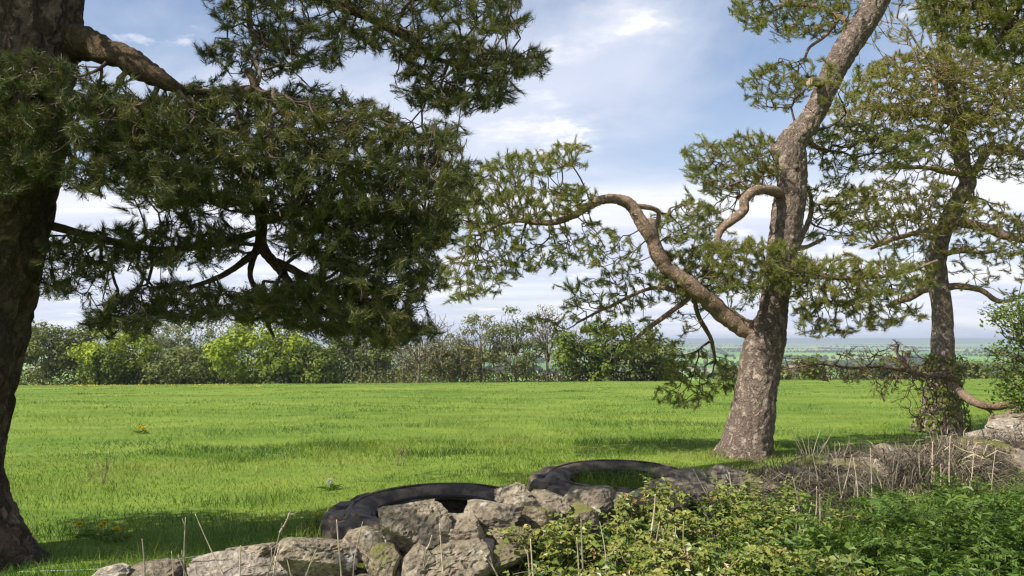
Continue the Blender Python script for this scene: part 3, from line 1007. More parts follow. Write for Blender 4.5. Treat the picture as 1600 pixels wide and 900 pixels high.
    pine('dark pine bough reaching in at the top right corner',
         [(1850, 800, Y, 58), (1842, 600, Y, 48), (1835, 300, Y, 42), (1815, 0, Y, 36), (1800, -300, Y, 28), (1790, -600, Y, 14)],
         [[(1815, 20, Y, 16), (1700, -30, Y - .2, 12), (1600, -20, Y - .4, 9), (1530, 10, Y - .5, 6), (1480, 5, Y - .5, 4), (1420, 15, Y - .5, 2)],
          [(1600, -20, Y - .4, 6), (1575, 30, Y - .5, 5), (1560, 70, Y - .5, 3)]],
         [([(1440, -40), (1640, -60), (1680, 40), (1640, 110), (1590, 108), (1540, 75), (1500, 60), (1455, 25)], Y - .5, .5, 0.21, 12, 0.22, 0.08),
          ([(1640, 420), (1800, 380), (1850, 520), (1660, 520)], Y - .4, .6, 0.4, 10, 0.3, 0.10),
          ([(1560, -500), (2050, -500), (2050, 200), (1700, 200), (1650, -80)], Y, 1.6, 0.6, 10, 0.4, 0.14)],
         (M['bark_dark'], M['bark_limb'], M['twig'], M['needle_sunny']), ntr=70, sides=32, needles=24, nlen=0.085, nwid=0.0055, tufts=3, bump=0.03, flare=0.2, tip=0.003)


build_pines()


# ------------------------------------------------------------------ the broken dry stone wall
WALL = np.array([(-4.4, 5.05), (-2.8, 5.15), (-1.3, 5.2), (-.44, 5.3), (.24, 5.75), (1.1, 6.55), (2.0, 7.15), (2.87, 7.7), (4.3, 8.5), (5.77, 9.3), (7.6, 10.3), (9.5, 11.4)])
WX, WY = WALL[:, 0], WALL[:, 1]
_w = catmull(WALL, 240)


def wall_y(x):
    return np.interp(x, _w[:, 0], _w[:, 1])


def ico(sub):
    t = (1 + 5 ** 0.5) / 2
    v = [(-1, t, 0), (1, t, 0), (-1, -t, 0), (1, -t, 0), (0, -1, t), (0, 1, t), (0, -1, -t), (0, 1, -t), (t, 0, -1), (t, 0, 1), (-t, 0, -1), (-t, 0, 1)]
    f = [(0, 11, 5), (0, 5, 1), (0, 1, 7), (0, 7, 10), (0, 10, 11), (1, 5, 9), (5, 11, 4), (11, 10, 2), (10, 7, 6), (7, 1, 8), (3, 9, 4), (3, 4, 2), (3, 2, 6), (3, 6, 8), (3, 8, 9), (4, 9, 5), (2, 4, 11), (6, 2, 10), (8, 6, 7), (9, 8, 1)]
    V = [unit(np.array(a, float)) for a in v]
    for _ in range(sub):
        cache, nf = {}, []

        def mid(a, b):
            k = (min(a, b), max(a, b))
            if k not in cache:
                V.append(unit(V[a] + V[b]))
                cache[k] = len(V) - 1
            return cache[k]
        for a, b, c in f:
            x, y, z = mid(a, b), mid(b, c), mid(c, a)
            nf += [(a, x, z), (b, y, x), (c, z, y), (x, y, z)]
        f = nf
    return np.array(V), np.array(f)


ICO = {k: ico(k) for k in (0, 1, 2, 3, 4)}


def rock(size, seed, sub=3, rough=0.05, flat=False):
    """a broken stone: a ball cut by random planes, worn and pitted"""
    g = np.random.default_rng(seed)
    D, F = ICO[sub]
    n = g.integers(6, 10)
    N = unit(g.normal(size=(n, 3)))
    N = np.vstack((N, unit(np.array([(0.1, 0.05, 1), (0.05, -0.1, -1), (1, 0.1, 0.1), (-1, 0.15, -0.1), (0, -1, 0.2), (0.1, 1, 0)]) + g.normal(0, 0.22, (6, 3)))))
    d = np.concatenate((g.uniform(0.58, 0.92, n), g.uniform(0.6, 0.85, 6)))
    dots = D @ N.T
    r = np.where(dots > 0.05, d[None] / np.maximum(dots, 0.05), 9).min(1)
    r = np.minimum(r, 1.2)
    V = D * r[:, None]
    q = V * 1.9 + seed * 3.7
    big = fnoise(q, 2, 2) - 0.5
    rid = np.abs(fnoise(q * 2.3 + 9, 3, 6) - 0.5)
    V = V * (1 + big * rough * 1.6 - np.maximum(0, 0.06 - rid) * rough * 30 + (fnoise(q * 6, 3, 8) - .5) * rough * 1.5)[:, None]
    return V * (np.asarray(size) * 0.56), F


def rot(V, ex, ey, ez):
    cx, sx, cy, sy, cz, sz = math.cos(ex), math.sin(ex), math.cos(ey), math.sin(ey), math.cos(ez), math.sin(ez)
    Rx = np.array([[1, 0, 0], [0, cx, -sx], [0, sx, cx]])
    Ry = np.array([[cy, 0, sy], [0, 1, 0], [-sy, 0, cy]])
    Rz = np.array([[cz, -sz, 0], [sz, cz, 0], [0, 0, 1]])
    return V @ (Rz @ Ry @ Rx).T


def build_wall():
    root = thing('dry_stone_wall', (0, 5.5, 0), 'tumbled dry stone wall of rough tan boulders running along the foreground', 'stone wall')
    # earth and small rubble inside the wall
    t = _w
    xs = np.linspace(-2.8, 9.3, 150)
    ys = wall_y(xs)
    hgt = np.interp(xs, (-4.4, -1.6, -1.0, -.3, .3, 1.2, 2.2, 3.2, 5.5, 9.5), (.02, .05, .10, .16, .10, .12, .24, .31, .32, .3))
    dirx = unit(np.gradient(np.stack((xs, ys), -1), axis=0))
    nrm = np.stack((-dirx[:, 1], dirx[:, 0]), -1)
    s = np.linspace(-1, 1, 13)
    half = np.interp(xs, (-4.4, 1.2, 2.4, 9.5), (.28, .32, .55, .5))
    off = s[None] * half[:, None]
    X = xs[:, None] + nrm[:, 0:1] * off
    Yc = ys[:, None] + nrm[:, 1:2] * off
    Z = hgt[:, None] * (1 - np.abs(s[None]) ** 2.2) - 0.04
    n = fnoise(np.stack((X * 3.3, Yc * 3.3, Z * 3), -1), 3, 21)
    Z = Z + (n - 0.5) * 0.22 * (1 - s[None] ** 4)
    V = np.stack((X, Yc, Z), -1).reshape(-1, 3)
    i = np.arange(len(xs) - 1)[:, None] * 13
    j = np.arange(12)[None]
    F = np.stack((i + j, i + 13 + j, i + 13 + j + 1, i + j + 1), -1).reshape(-1, 4)
    mesh('earth_core', V, F, M['soil'], root, True)
    k = [0]

    def stone(P, size, mat='stone', sub=3, rough=0.05, yaw=None, tilt=0.25):
        k[0] += 1
        v, f = rock(size, 100 + k[0], sub, rough)
        v = rot(v, rng.normal(0, tilt), rng.normal(0, tilt), rng.uniform(-0.5, 0.5) if yaw is None else yaw)
        o = mesh('stone', v + P, f, M[mat], root, False, loc=P)
        return o
    # the boulders one can name in the photograph: px, py, width, height, set back from the wall line, material
    big = [(172, 897, 62, 34, -.05, 'stone_pale'), (238, 897, 88, 32, 0, 'stone'), (388, 896, 165, 46, -.1, 'stone_pale'), (405, 868, 105, 40, .12, 'stone'), (498, 872, 118, 66, -.02, 'stone'),
           (560, 852, 80, 58, .1, 'stone'), (600, 880, 72, 62, -.12, 'stone_moss'), (650, 822, 108, 96, .05, 'stone'), (718, 842, 104, 84, .02, 'stone'), (700, 880, 110, 66, -.16, 'stone'), (745, 868, 60, 60, -.14, 'stone_pale'),
           (768, 812, 92, 56, .02, 'stone'), (655, 885, 70, 66, -.2, 'stone'), (801, 770, 50, 34, .3, 'stone'), (812, 798, 66, 46, .15, 'stone'), (800, 838, 84, 42, -.15, 'stone_moss'), (852, 790, 66, 44, .1, 'stone'),
           (795, 868, 84, 40, -.25, 'stone_moss'), (842, 815, 70, 60, -.05, 'stone_moss'), (922, 788, 86, 52, .0, 'stone'), (900, 812, 80, 50, -.1, 'stone_moss'), (985, 790, 80, 42, .05, 'stone'), (1050, 774, 98, 38, 0.05, 'stone'),
           (1020, 782, 78, 40, -.12, 'stone'), (1088, 776, 92, 46, -.1, 'stone'), (1130, 745, 90, 40, .2, 'stone'), (1075, 745, 60, 24, .3, 'stone'), (958, 795, 70, 50, -.15, 'stone')]
    for (px, py, w, h, off, mat) in big:
        x0 = (px - 800) / FPX
        # distance: where this column of the picture meets the wall line
        yy = 5.2
        for _ in range(20):
            yy = float(wall_y(x0 * yy))
        yy += off
        P = at(px, py, yy)
        sw, sh = w * yy / FPX, h * yy / FPX
        stone(P, (sw, min(sw, 0.42) * rng.uniform(0.8, 1.1), sh), mat, 4 if w > 96 else 3, 0.06, tilt=0.12)
    # the courses below them
    for q in range(70):
        x = rng.uniform(-2.6, 2.2)
        y = wall_y(x) + rng.uniform(-.24, .24)
        hh = np.interp(x, (-4.4, -1.6, -1.0, -.3, .3, 1.2, 2.2), (.03, .05, .14, .20, .12, .12, .28))
        z = rng.uniform(0.0, hh)
        s = rng.uniform(.16, .32)
        stone(np.array((x, y, z)), (s * rng.uniform(1, 1.5), s, s * rng.uniform(.55, .85)), ('stone', 'stone', 'stone_moss', 'stone')[q % 4], 2)
    for q in range(34):
        x = rng.uniform(1.9, 5.8)
        hh = np.interp(x, xs, hgt)
        s = rng.uniform(.24, .5)
        off = rng.uniform(-.35, .32)
        stone(np.array((x, wall_y(x) + off, hh * (1 - (off / .6) ** 2) + rng.uniform(-.05, .04))), (s * rng.uniform(1, 1.5), s, s * rng.uniform(.5, .7)), ('stone', 'stone_moss')[q % 2], 3 if q % 3 == 0 else 2, .06)
    # the pale heap where the wall comes out of the dead grass again at the right
    for (px, py, w, h, Y, mat) in [(1538, 682, 70, 26, 10.0, 'stone_pale'), (1570, 668, 70, 26, 10.2, 'stone_pale'), (1592, 690, 60, 34, 10.0, 'stone'), (1560, 690, 60, 26, 9.8, 'stone_pale'), (1585, 655, 60, 22, 10.4, 'stone'), (1620, 672, 70, 44, 10.3, 'stone_pale'),
                                   (1605, 710, 70, 40, 9.9, 'stone'), (1525, 697, 50, 24, 9.6, 'stone'), (1575, 706, 56, 26, 9.7, 'stone_pale'), (1660, 690, 80, 60, 10.4, 'stone')]:
        P = at(px, py, Y)
        stone(P, (w * Y / FPX, .4, h * Y / FPX), mat, 3, 0.055, tilt=0.15)
    for q in range(26):
        x = rng.uniform(5.6, 7.6)
        y = wall_y(x) + rng.uniform(-.1, .5)
        s = rng.uniform(.2, .38)
        stone(np.array((x, y, rng.uniform(0, .3))), (s * 1.3, s, s * .6), 'stone', 2)
    # thatch of dead grass over the right half of the wall
    n = 15000
    x = rng.uniform(1.9, 6.6, n)
    sidev = rng.uniform(-.75, .55, n)
    clump = fnoise(xy3(x, sidev, 3.0), 2, 40)
    y = wall_y(x) + sidev
    hh = np.interp(x, xs, hgt) * np.clip(1 - np.abs(sidev / .66) ** 2.2, 0, 1)
    z = hh + (clump - 0.35) * 0.16 + rng.uniform(0, .04, n)
    keep = rng.random(n) < (smooth(1.7, 2.4, x) * (1 - 0.75 * smooth(5.2, 6.6, x)))
    x, y, z, sidev = x[keep], y[keep], z[keep], sidev[keep]
    n = len(x)
    P = np.stack((x, y, z), -1)
    swirl = fnoise(xy3(x, y, 1.6), 2, 33) * 9
    d = np.stack((np.cos(swirl), np.sin(swirl) * .6 - .35 * np.sign(-sidev), np.full(n, .10)), -1) + rng.normal(0, .35, (n, 3))
    up_ = rng.random(n) < .06                    # broken stems still standing
    d = np.where(up_[:, None], np.stack((swirl * 0, swirl * 0, swirl * 0 + 1), -1) + rng.normal(0, .38, (n, 3)), d)
    d = unit(d)
    ln = rng.uniform(.12, .42, n)[:, None]
    sd = perp(d) * (.0012 + .0055 * rng.random(n) ** 3)[:, None]
    mid = P + d * ln * .5 + np.array((0, 0, .045))
    tip = P + d * ln + np.array((0, 0, -.07)) * ln / .3
    V = np.stack((P - sd, P + sd, mid + sd, mid - sd, tip), 1).reshape(-1, 3)
    i = np.arange(n)[:, None] * 5
    F3 = np.concatenate((i + [[0, 1, 2]], i + [[0, 2, 3]], i + [[3, 2, 4]]), 1).reshape(-1, 3)
    va = np.clip(.15 + .75 * fnoise(xy3(x, y, 4.0), 2, 8) + rng.normal(0, .2, n) + .2 * up_, 0, 1)
    o = mesh('dead_grass_thatch', V, F3, M['thatch'], None, False, np.repeat(va, 3))
    tag(o, 'matted grey-brown dead grass lying over the right half of the wall', 'dead grass', kind='stuff')


build_wall()


# ------------------------------------------------------------------ tractor tyres
def tyre(cx, cy, top, Ro, Ri, H, tilt, label, seed):
    root = thing('tractor_tyre', (cx, cy, top - H), label, 'tyre', 'old tractor tyres lying in the grass')
    g = np.random.default_rng(seed)
    # profile of the carcass, radius and height: outer tread, shoulder, bulging sidewall, bead, inside
    prof = [(Ro - .11, .06), (Ro - .085, H * .35), (Ro - .085, H * .65), (Ro - .10, H - .08), (Ro - .13, H - .03), (Ro - .17, H + .012), (Ro - .24, H + .012), (Ro - .31, H - .01), (Ri + .045, H - .045), (Ri + .02, H - .05), (Ri, H - .06),
            (Ri, H - .085), (Ri + .03, H - .10), (Ri + .12, H - .09), (Ri + .24, H - .08), (Ro - .11, H - .12), (Ro - .09, H * .5), (Ro - .12, .1), (Ri + .1, .06), (Ri, .05), (Ri + .1, 0), (Ro - .15, 0)]
    prof = np.array(prof)
    n, seg = len(prof), 120
    th = np.linspace(0, 2 * math.pi, seg, endpoint=False)
    V = np.stack((prof[None, :, 0] * np.cos(th)[:, None], prof[None, :, 0] * np.sin(th)[:, None], np.broadcast_to(prof[None, :, 1], (seg, n))), -1)
    V = V + ((fnoise(V * 2.2 + seed, 2, seed) - .5) * .05)[..., None] * np.array((.6, .6, 1))
    i = np.arange(seg)[:, None]
    j = np.arange(n)[None]
    F = np.stack((i * n + j, ((i + 1) % seg) * n + j, ((i + 1) % seg) * n + (j + 1) % n, i * n + (j + 1) % n), -1).reshape(-1, 4)

    def place(v):
        v = v.reshape(-1, 3)
        return rot(v, tilt[0], tilt[1], 0) + np.array((cx, cy, top - H))
    body = mesh('carcass', place(V), F, M['rubber'], root, True)
    # bead ring round the hole
    for zz in (H - .062,):
        c = np.stack(((Ri + .012) * np.cos(th), (Ri + .012) * np.sin(th), np.full(seg, zz)), -1)
        c = np.vstack((c, c[:1]))
        v, f = sweep(c, .018, 8, cap=False)
        mesh('bead', place(v), f, M['rubber_dark'], body, True)
    c = np.stack(((Ro - .19) * np.cos(th), (Ro - .19) * np.sin(th), np.full(seg, H + .014)), -1)
    c = np.vstack((c, c[:1]))
    v, f = sweep(c, .010, 6, cap=False)
    mesh('sidewall_rib', place(v), f, M['rubber'], body, True)
    # slanting lugs of the tread, upper and lower row
    nl = 15
    for row in (0, 1):
        for q in range(nl):
            a0 = 2 * math.pi * (q + .5 * row) / nl
            m = 9
            s = np.linspace(0, 1, m)
            aa = a0 + s * .26 * (1 if row == 0 else -1) * (1)
            z = H - .025 - s * H * .5 if row == 0 else .02 + s * H * .5
            inn = Ro - .13
            outr = Ro + .055 - .05 * np.maximum(0, .2 - s) / .2
            w = .07
            rows = []
            for e in range(m):
                ca, sa = math.cos(aa[e]), math.sin(aa[e])
                ta = np.array((-sa, ca, 0))
                ra = np.array((ca, sa, 0))
                zz = np.array((0, 0, z[e]))
                rows.append([ra * inn - ta * w * 1.4 + zz, ra * outr[e] - ta * w + zz, ra * outr[e] + ta * w + zz, ra * inn + ta * w * 1.4 + zz])
            v = np.array(rows)
            v = v + ((fnoise(v * 7 + q, 2, seed) - .5) * .022)[..., None]
            i = np.arange(m - 1)[:, None] * 4
            j = np.arange(4)[None]
            f = np.stack((i + j, i + 4 + j, i + 4 + (j + 1) % 4, i + (j + 1) % 4), -1).reshape(-1, 4)
            f = np.vstack((f, [[0, 1, 2, 3]], [[4 * m - 1, 4 * m - 2, 4 * m - 3, 4 * m - 4]]))
            mesh('tread_lug', place(v), f, M['rubber'], root, False)


tyre(-.63, 6.68, .26, .90, .52, .42, (.03, -.02), 'worn tractor tyre lying flat behind the big boulders, the nearer one', 3)
tyre(1.14, 8.45, .20, .91, .52, .38, (.035, .0), 'worn tractor tyre lying flat below the twisted pine, grass growing inside', 6)


# ------------------------------------------------------------------ meadow grass
def blades(P, h, w, lean, bend, three):
    n = len(P)
    a = rng.uniform(0, 2 * math.pi, n)
    d = np.stack((np.cos(a), np.sin(a), np.zeros(n)), -1)
    a2 = rng.uniform(0, 2 * math.pi, n)
    s = np.stack((np.cos(a2), np.sin(a2), np.zeros(n)), -1) * (w * .5)[:, None]
    up = np.array((0, 0, 1.0))
    hh = h[:, None]
    tip = P + up * hh * (1 - bend * .45)[:, None] + d * hh * (lean + bend * .7)[:, None]
    if not three:
        V = np.stack((P - s, P + s, tip), 1).reshape(-1, 3)
        return V, np.arange(3 * n).reshape(-1, 3), 1
    mid = P + up * hh * .58 + d * hh * (lean * .5)[:, None]
    V = np.stack((P - s, P + s, mid + s * .8, mid - s * .8, tip), 1).reshape(-1, 3)
    i = np.arange(n)[:, None] * 5
    F = np.concatenate((i + [[0, 1, 2]], i + [[0, 2, 3]], i + [[3, 2, 4]]), 1).reshape(-1, 3)
    return V, F, 3


def build_grass():
    parts, var, o = [], [], 0
    Vs, Fs = [], []
    for (n, d0, d1, three) in ((92000, 4.6, 13.0, True), (190000, 11.0, 95.0, False)):
        d = np.exp(rng.uniform(math.log(d0), math.log(d1), n))
        a = rng.uniform(-.68, .68, n)
        x, y = d * np.sin(a), d * np.cos(a)
        # nothing grows through the rubber or under the wall
        t1 = np.hypot(x + .66, y - 6.68)
        t2 = np.hypot(x - 1.14, y - 8.45)
        ok = ~((t1 < .97) & (t1 > .50)) & ~((t2 < .97) & (t2 > .50))
        ok &= (y > wall_y(x) + .12) | (x < -3.2)
        ok &= np.hypot(x + 4.1, y - 5.72) > .5
        x, y, d = x[ok], y[ok], d[ok]
        n = len(x)
        tus = fnoise(np.stack((x * .8, y * 1.5, x * 0), -1), 3, 14)
        tus2 = fnoise(xy3(x, y, .35), 3, 15)
        h = (.048 + .10 * smooth(.58, .8, tus) + .04 * smooth(.45, .7, tus2)) * rng.uniform(.5, 1.25, n)
        h = h * (1 + .5 * smooth(9, 5, d)) * (1 - .35 * smooth(14, 40, d))
        h = h * (1 + 2.2 * smooth(82, 93, d) * fnoise(xy3(x, y, .6), 2, 88) ** 1.5)
        bh = np.clip(np.minimum(np.abs(y - wall_y(x)), np.minimum(np.abs(np.hypot(x + .66, y - 6.68) - 1.0), np.abs(np.hypot(x - 1.14, y - 8.45) - 1.0))), 0, 9)
        bh = np.minimum(bh, np.abs(np.hypot(x - 3.3, y - 11) - .42))
        h = h * (1 + .9 * np.exp(-(bh / .28) ** 2))
        in2 = np.hypot(x - 1.14, y - 8.45) < .5
        h = np.where(in2, rng.uniform(.2, .36, n), h)
        w = np.maximum(.0042, .00062 * d) * rng.uniform(.7, 1.3, n)
        P = np.stack((x, y, gz(x, y) - .005), -1)
        V, F, k = blades(P, h, w, rng.uniform(0.1, .9, n), rng.uniform(.1, 1.0, n) ** 2, three)
        patch = fnoise(np.stack((x * .28, y * .5, x * 0), -1), 3, 77)
        spot = fnoise(np.stack((x * .9, y * 1.1, x * 0), -1), 3, 91)
        v = .62 + (patch - .5) * 1.6 - .35 * smooth(.56, .78, tus) - .42 * smooth(.58, .74, spot) + .2 * smooth(.5, .3, spot) + rng.normal(0, .14, n)
        v = np.where(rng.random(n) < .03 + .14 * smooth(.56, .72, fnoise(np.stack((x * .5, y * .8, x * 0), -1), 3, 123)), rng.uniform(.9, 1.0, n), np.clip(v, 0, .88))
        Vs.append(V)
        Fs.append(F + o)
        o += len(V)
        var.append(np.repeat(v, k))
    g = mesh('meadow_grass', np.vstack(Vs), np.vstack(Fs), M['grass'], None, False, np.concatenate(var))
    tag(g, 'short bright green pasture grass covering the field', 'grass', kind='stuff')


build_grass()


# ------------------------------------------------------------------ trees behind the crest of the field
def lmat(name, a, b, c):
    return leafy(name, ((0.0, a), (0.5, b), (1.0, c)), 0.6, 0.25, 0.15)


M['lf_lime'] = lmat('lime_leaves', (.13, .185, .018), (.235, .30, .028), (.34, .385, .045))
M['lf_green'] = lmat('green_leaves', (.055, .085, .012), (.105, .145, .022), (.175, .21, .036))
M['lf_olive'] = lmat('olive_leaves', (.085, .11, .035), (.14, .165, .05), (.20, .215, .07))
M['lf_pale'] = lmat('pale_leaves', (.13, .16, .075), (.19, .215, .10), (.26, .27, .14))
M['lf_brown'] = lmat('brown_buds', (.12, .095, .055), (.17, .14, .08), (.21, .19, .095))
M['lf_obrown'] = lmat('olive_brown_buds', (.11, .115, .045), (.165, .165, .065), (.22, .22, .085))
M['lf_hedge'] = lmat('hedge_leaves', (.07, .09, .022), (.115, .135, .036), (.165, .18, .05))
M['lf_wood'] = lmat('valley_wood_leaves', (.035, .05, .025), (.055, .07, .033), (.085, .10, .045))
M['far_bark'] = plain('grey_tree_bark', ((0.3, (0.10, 0.08, 0.06)), (0.7, (0.20, 0.165, 0.125))), 3)


def far_tree(name, label, cat, px, w, ytop, Y, leaf, n_leaf, n_twig, size, low=0.12, group='trees beyond the crest of the field', shape=1.0):
    x = (px - 800) / FPX * Y
    z0 = float(gz(x, Y))
    ztop = float(at(px, ytop, Y)[2])
    H = ztop - z0
    rw = w * .5 * Y / FPX
    root = thing(name, (x, Y, z0), label, cat, group)
    # trunk with a gentle bend
    k = np.linspace(0, 1, 9)
    bend = rng.normal(0, .03, 2) * H
    tp = np.stack((x + bend[0] * k ** 2, Y + bend[1] * k ** 2, z0 - .1 + H * .8 * k), -1)
    tr = np.interp(k, (0, .1, 1), (.045, .03, .006)) * H * .62
    V, F = sweep(tp, tr, 8)
    mesh('trunk', V, F, M['far_bark'], root, True)
    # points through the crown
    q = rng.normal(size=(n_twig, 3))
    q = unit(q) * rng.random((n_twig, 1)) ** .38
    zc, rz = z0 + H * (.5 + low * .5), H * (.5 - low * .5)
    prof = np.sqrt(np.clip(1 - np.abs(q[:, 2]) ** 2.4, 0.02, 1)) / np.sqrt(np.clip(1 - q[:, 2] ** 2, .02, 1))
    T = np.stack((x + q[:, 0] * rw * prof, Y + q[:, 1] * rw * prof, zc + q[:, 2] * rz), -1)
    T += rng.normal(0, .12, T.shape) * rw * .5
    T[:, 2] = np.minimum(np.maximum(T[:, 2], z0 + .3), ztop + .2)
    st = tp[2:]
    par, order = grow(st, np.linspace(.2, H * .7, len(st)), T, .5)
    (V, F), D, load, kids, P0, A1, A2 = branch_mesh(st, T, par, order, .022, .42, 3, .08, .2)
    tag(mesh('branches', V, F, M['far_bark'], root, True), kind='stuff')
    if n_leaf:
        n_leaf = int(n_leaf * 1.25)
        size = size * 1.35
        nc = 60 if n_leaf > 2000 else n_twig
        c = T[rng.integers(0, nc, n_leaf)]
        off = unit(rng.normal(size=(n_leaf, 3))) * rng.random((n_leaf, 1)) ** .5 * rw * (.27 if nc == 60 else .2)
        P = c + off * np.array((1, 1, .7))
        P[:, 2] = np.maximum(P[:, 2], z0 + .1)
        N = unit(off + np.array((0, 0, .5)) * rw * .2 + rng.normal(0, .08, P.shape))
        V, F = leaf_faces(P, N, size * rng.uniform(.6, 1.3, n_leaf), 1.4, .1)
        v = np.clip(.1 + .8 * vnoise(P * (1.6 / max(rw, 1)) * 2, 5) + rng.normal(0, .14, n_leaf), 0, 1)
        cr = mesh('crown', V, F, M[leaf], root, False, np.repeat(v, 2))
        tag(cr, kind='stuff')
    return root


def build_far_trees():
    t = 'deciduous_tree'
    G = 'trees beyond the crest of the field'
    L = [  # px, width, top, distance, kind, leaves, twigs, leaf size, low, label
        (12, 110, 500, 112, 'lf_olive', 2600, 260, .36, .05, 'olive green tree hidden mostly behind the big left trunk'),
        (72, 92, 511, 106, 'lf_olive', 3200, 260, .33, .03, 'leftmost full tree beside the big trunk, dull olive green'),
        (128, 96, 514, 108, 'lf_olive', 3200, 260, .33, .03, 'dull olive tree just left of the bright lime tree'),
        (190, 118, 517, 103, 'lf_lime', 3600, 240, .36, .02, 'bright lime green tree, the first of two from the left'),
        (178, 90, 545, 101, 'lf_green', 1800, 160, .33, .0, 'dark green bush under the first lime tree'),
        (252, 80, 511, 116, 'lf_pale', 1600, 320, .30, .1, 'thin greyish tree behind and between the two lime trees'),
        (300, 110, 506, 112, 'lf_pale', 2800, 300, .32, .03, 'pale grey-green tree left of the large lime tree'),
        (285, 120, 548, 102, 'lf_olive', 2600, 200, .33, .0, 'low olive bush in front of the pale grey-green tree'),
        (352, 70, 502, 118, 'lf_pale', 1500, 260, .30, .05, 'pale tree top showing behind the large lime tree'),
        (412, 165, 511, 104, 'lf_lime', 5200, 320, .38, .02, 'large rounded lime green tree below the hanging pine branches'),
        (474, 122, 540, 101, 'lf_green', 3600, 240, .36, .0, 'dark green bush at the right foot of the large lime tree'),
        (536, 90, 524, 108, 'lf_olive', 2300, 300, .32, .05, 'half bare olive-brown tree right of the large lime tree'),
        (585, 95, 520, 110, 'lf_olive', 2400, 300, .34, .03, 'olive-brown budding tree left of the tall bare tree'),
        (655, 130, 496, 99, None, 0, 620, .2, .30, 'bare spreading tree with a dark trunk and open crown'),
        (640, 110, 535, 112, 'lf_obrown', 1500, 300, .26, .0, 'low brown thicket tree behind the bare spreading tree'),
        (705, 84, 532, 106, 'lf_obrown', 2200, 300, .32, .03, 'brown twiggy tree right of the bare spreading tree'),
        (752, 90, 503, 105, 'lf_obrown', 2300, 380, .24, .06, 'tall grey-brown budding tree left of the paired bare tops'),
        (806, 92, 495, 104, 'lf_olive', 2400, 380, .26, .08, 'tall budding tree with a few olive leaves at its top'),
        (855, 70, 486, 110, 'lf_brown', 500, 420, .26, .35, 'slim tall tree with bare stem left of the green bushy pair'),
        (925, 122, 507, 102, 'lf_green', 4200, 280, .36, .0, 'dense green tree, the left of the bushy pair at centre'),
        (988, 110, 520, 104, 'lf_olive', 3600, 260, .34, .0, 'dense olive tree, the right of the bushy pair at centre'),
        (1035, 66, 543, 106, 'lf_green', 2000, 180, .33, .0, 'small dark tree at the right end of the tree line'),
    ]
    for (px, w, top, Y, leaf, nl, nt, sz, low, lab) in L:
        top = top - (11 if top < 530 else 4)
        far_tree('shrub' if 'bush' in lab and 'bushy' not in lab else t, lab, 'bush' if 'bush' in lab and 'bushy' not in lab else 'tree', px, w, top, Y, leaf, nl, nt, sz, low, G)
    # scrub filling the feet of the trees
    n = 26000
    px = rng.uniform(-150, 1060, n)
    Y = rng.uniform(102, 116, n)
    x = (px - 800) / FPX * Y
    hgt = .8 + 3.0 * fnoise(xy3(x, Y, .22), 3, 55) ** 1.5
    z = gz(x, Y) + rng.random(n) ** 1.3 * hgt
    P = np.stack((x, Y, z), -1)
    V, F = leaf_faces(P, unit(rng.normal(size=(n, 3)) + (0, -.3, .5)), rng.uniform(.2, .42, n), 1.4, .1)
    v = np.clip(.1 + .7 * fnoise(P * .5, 2, 6) + rng.normal(0, .15, n), 0, 1)
    mid = np.repeat((px > 530) & (px < 870) & (rng.random(n) < .8), 2)
    for sel, mt, lab in ((~mid, 'lf_hedge', 'low green scrub filling the feet of the leafy trees beyond the field'), (mid, 'lf_obrown', 'low brown scrub filling the feet of the bare trees beyond the field')):
        s = mesh('scrub', V, F[sel], M[mt], None, False, np.repeat(v, 2)[sel])
        tag(s, lab, 'undergrowth', kind='stuff')
    m = 90
    px = rng.uniform(520, 900, m)
    Y = rng.uniform(103, 122, m)
    x = (px - 800) / FPX * Y
    z0 = gz(x, Y)
    A = np.stack((x, Y, z0), -1)
    B = A + np.stack((rng.normal(0, .5, m), rng.normal(0, .5, m), rng.uniform(2.5, 9.0, m)), -1)
    V, F = frusta(A, B, rng.uniform(.05, .10, m), np.full(m, .02), 3)
    s = mesh('thin_saplings', V, F, M['far_bark'], None, False)
    tag(s, 'thin grey leafless stems crowding the right half of the tree line', 'saplings', kind='stuff')
    # hedge trees on the far side of the field, right of the twisted pine
    hed = [(1205, 70, 566, 'a'), (1262, 50, 558, 'b'), (1268, 30, 553, 'e'), (1330, 90, 566, 'c'), (1385, 60, 560, 'd'), (1430, 80, 564, 'f'), (1505, 70, 562, 'g'), (1550, 80, 560, 'h'), (1610, 90, 556, 'i'), (1140, 70, 568, 'j')]
    place = {'a': 'partly behind the twisted pine trunk', 'b': 'just right of the twisted pine trunk', 'e': 'small and dark, right of the twisted pine trunk', 'c': 'above the dead brown branch', 'd': 'above the tip of the upright dead twig',
             'f': 'just left of the ivy-wrapped trunk', 'g': 'just right of the ivy-wrapped trunk', 'h': 'left of the hawthorn bush', 'i': 'behind the hawthorn bush', 'j': 'left of the twisted pine trunk'}
    for (px, w, top, key) in hed:
        far_tree('hedge_tree', 'hedge tree at the far field edge, ' + place[key], 'tree', px, w, top, rng.uniform(150, 175), 'lf_green' if key == 'e' else 'lf_hedge', 900, 90, .6, .0, 'hedge trees at the far edge of the field')


build_far_trees()


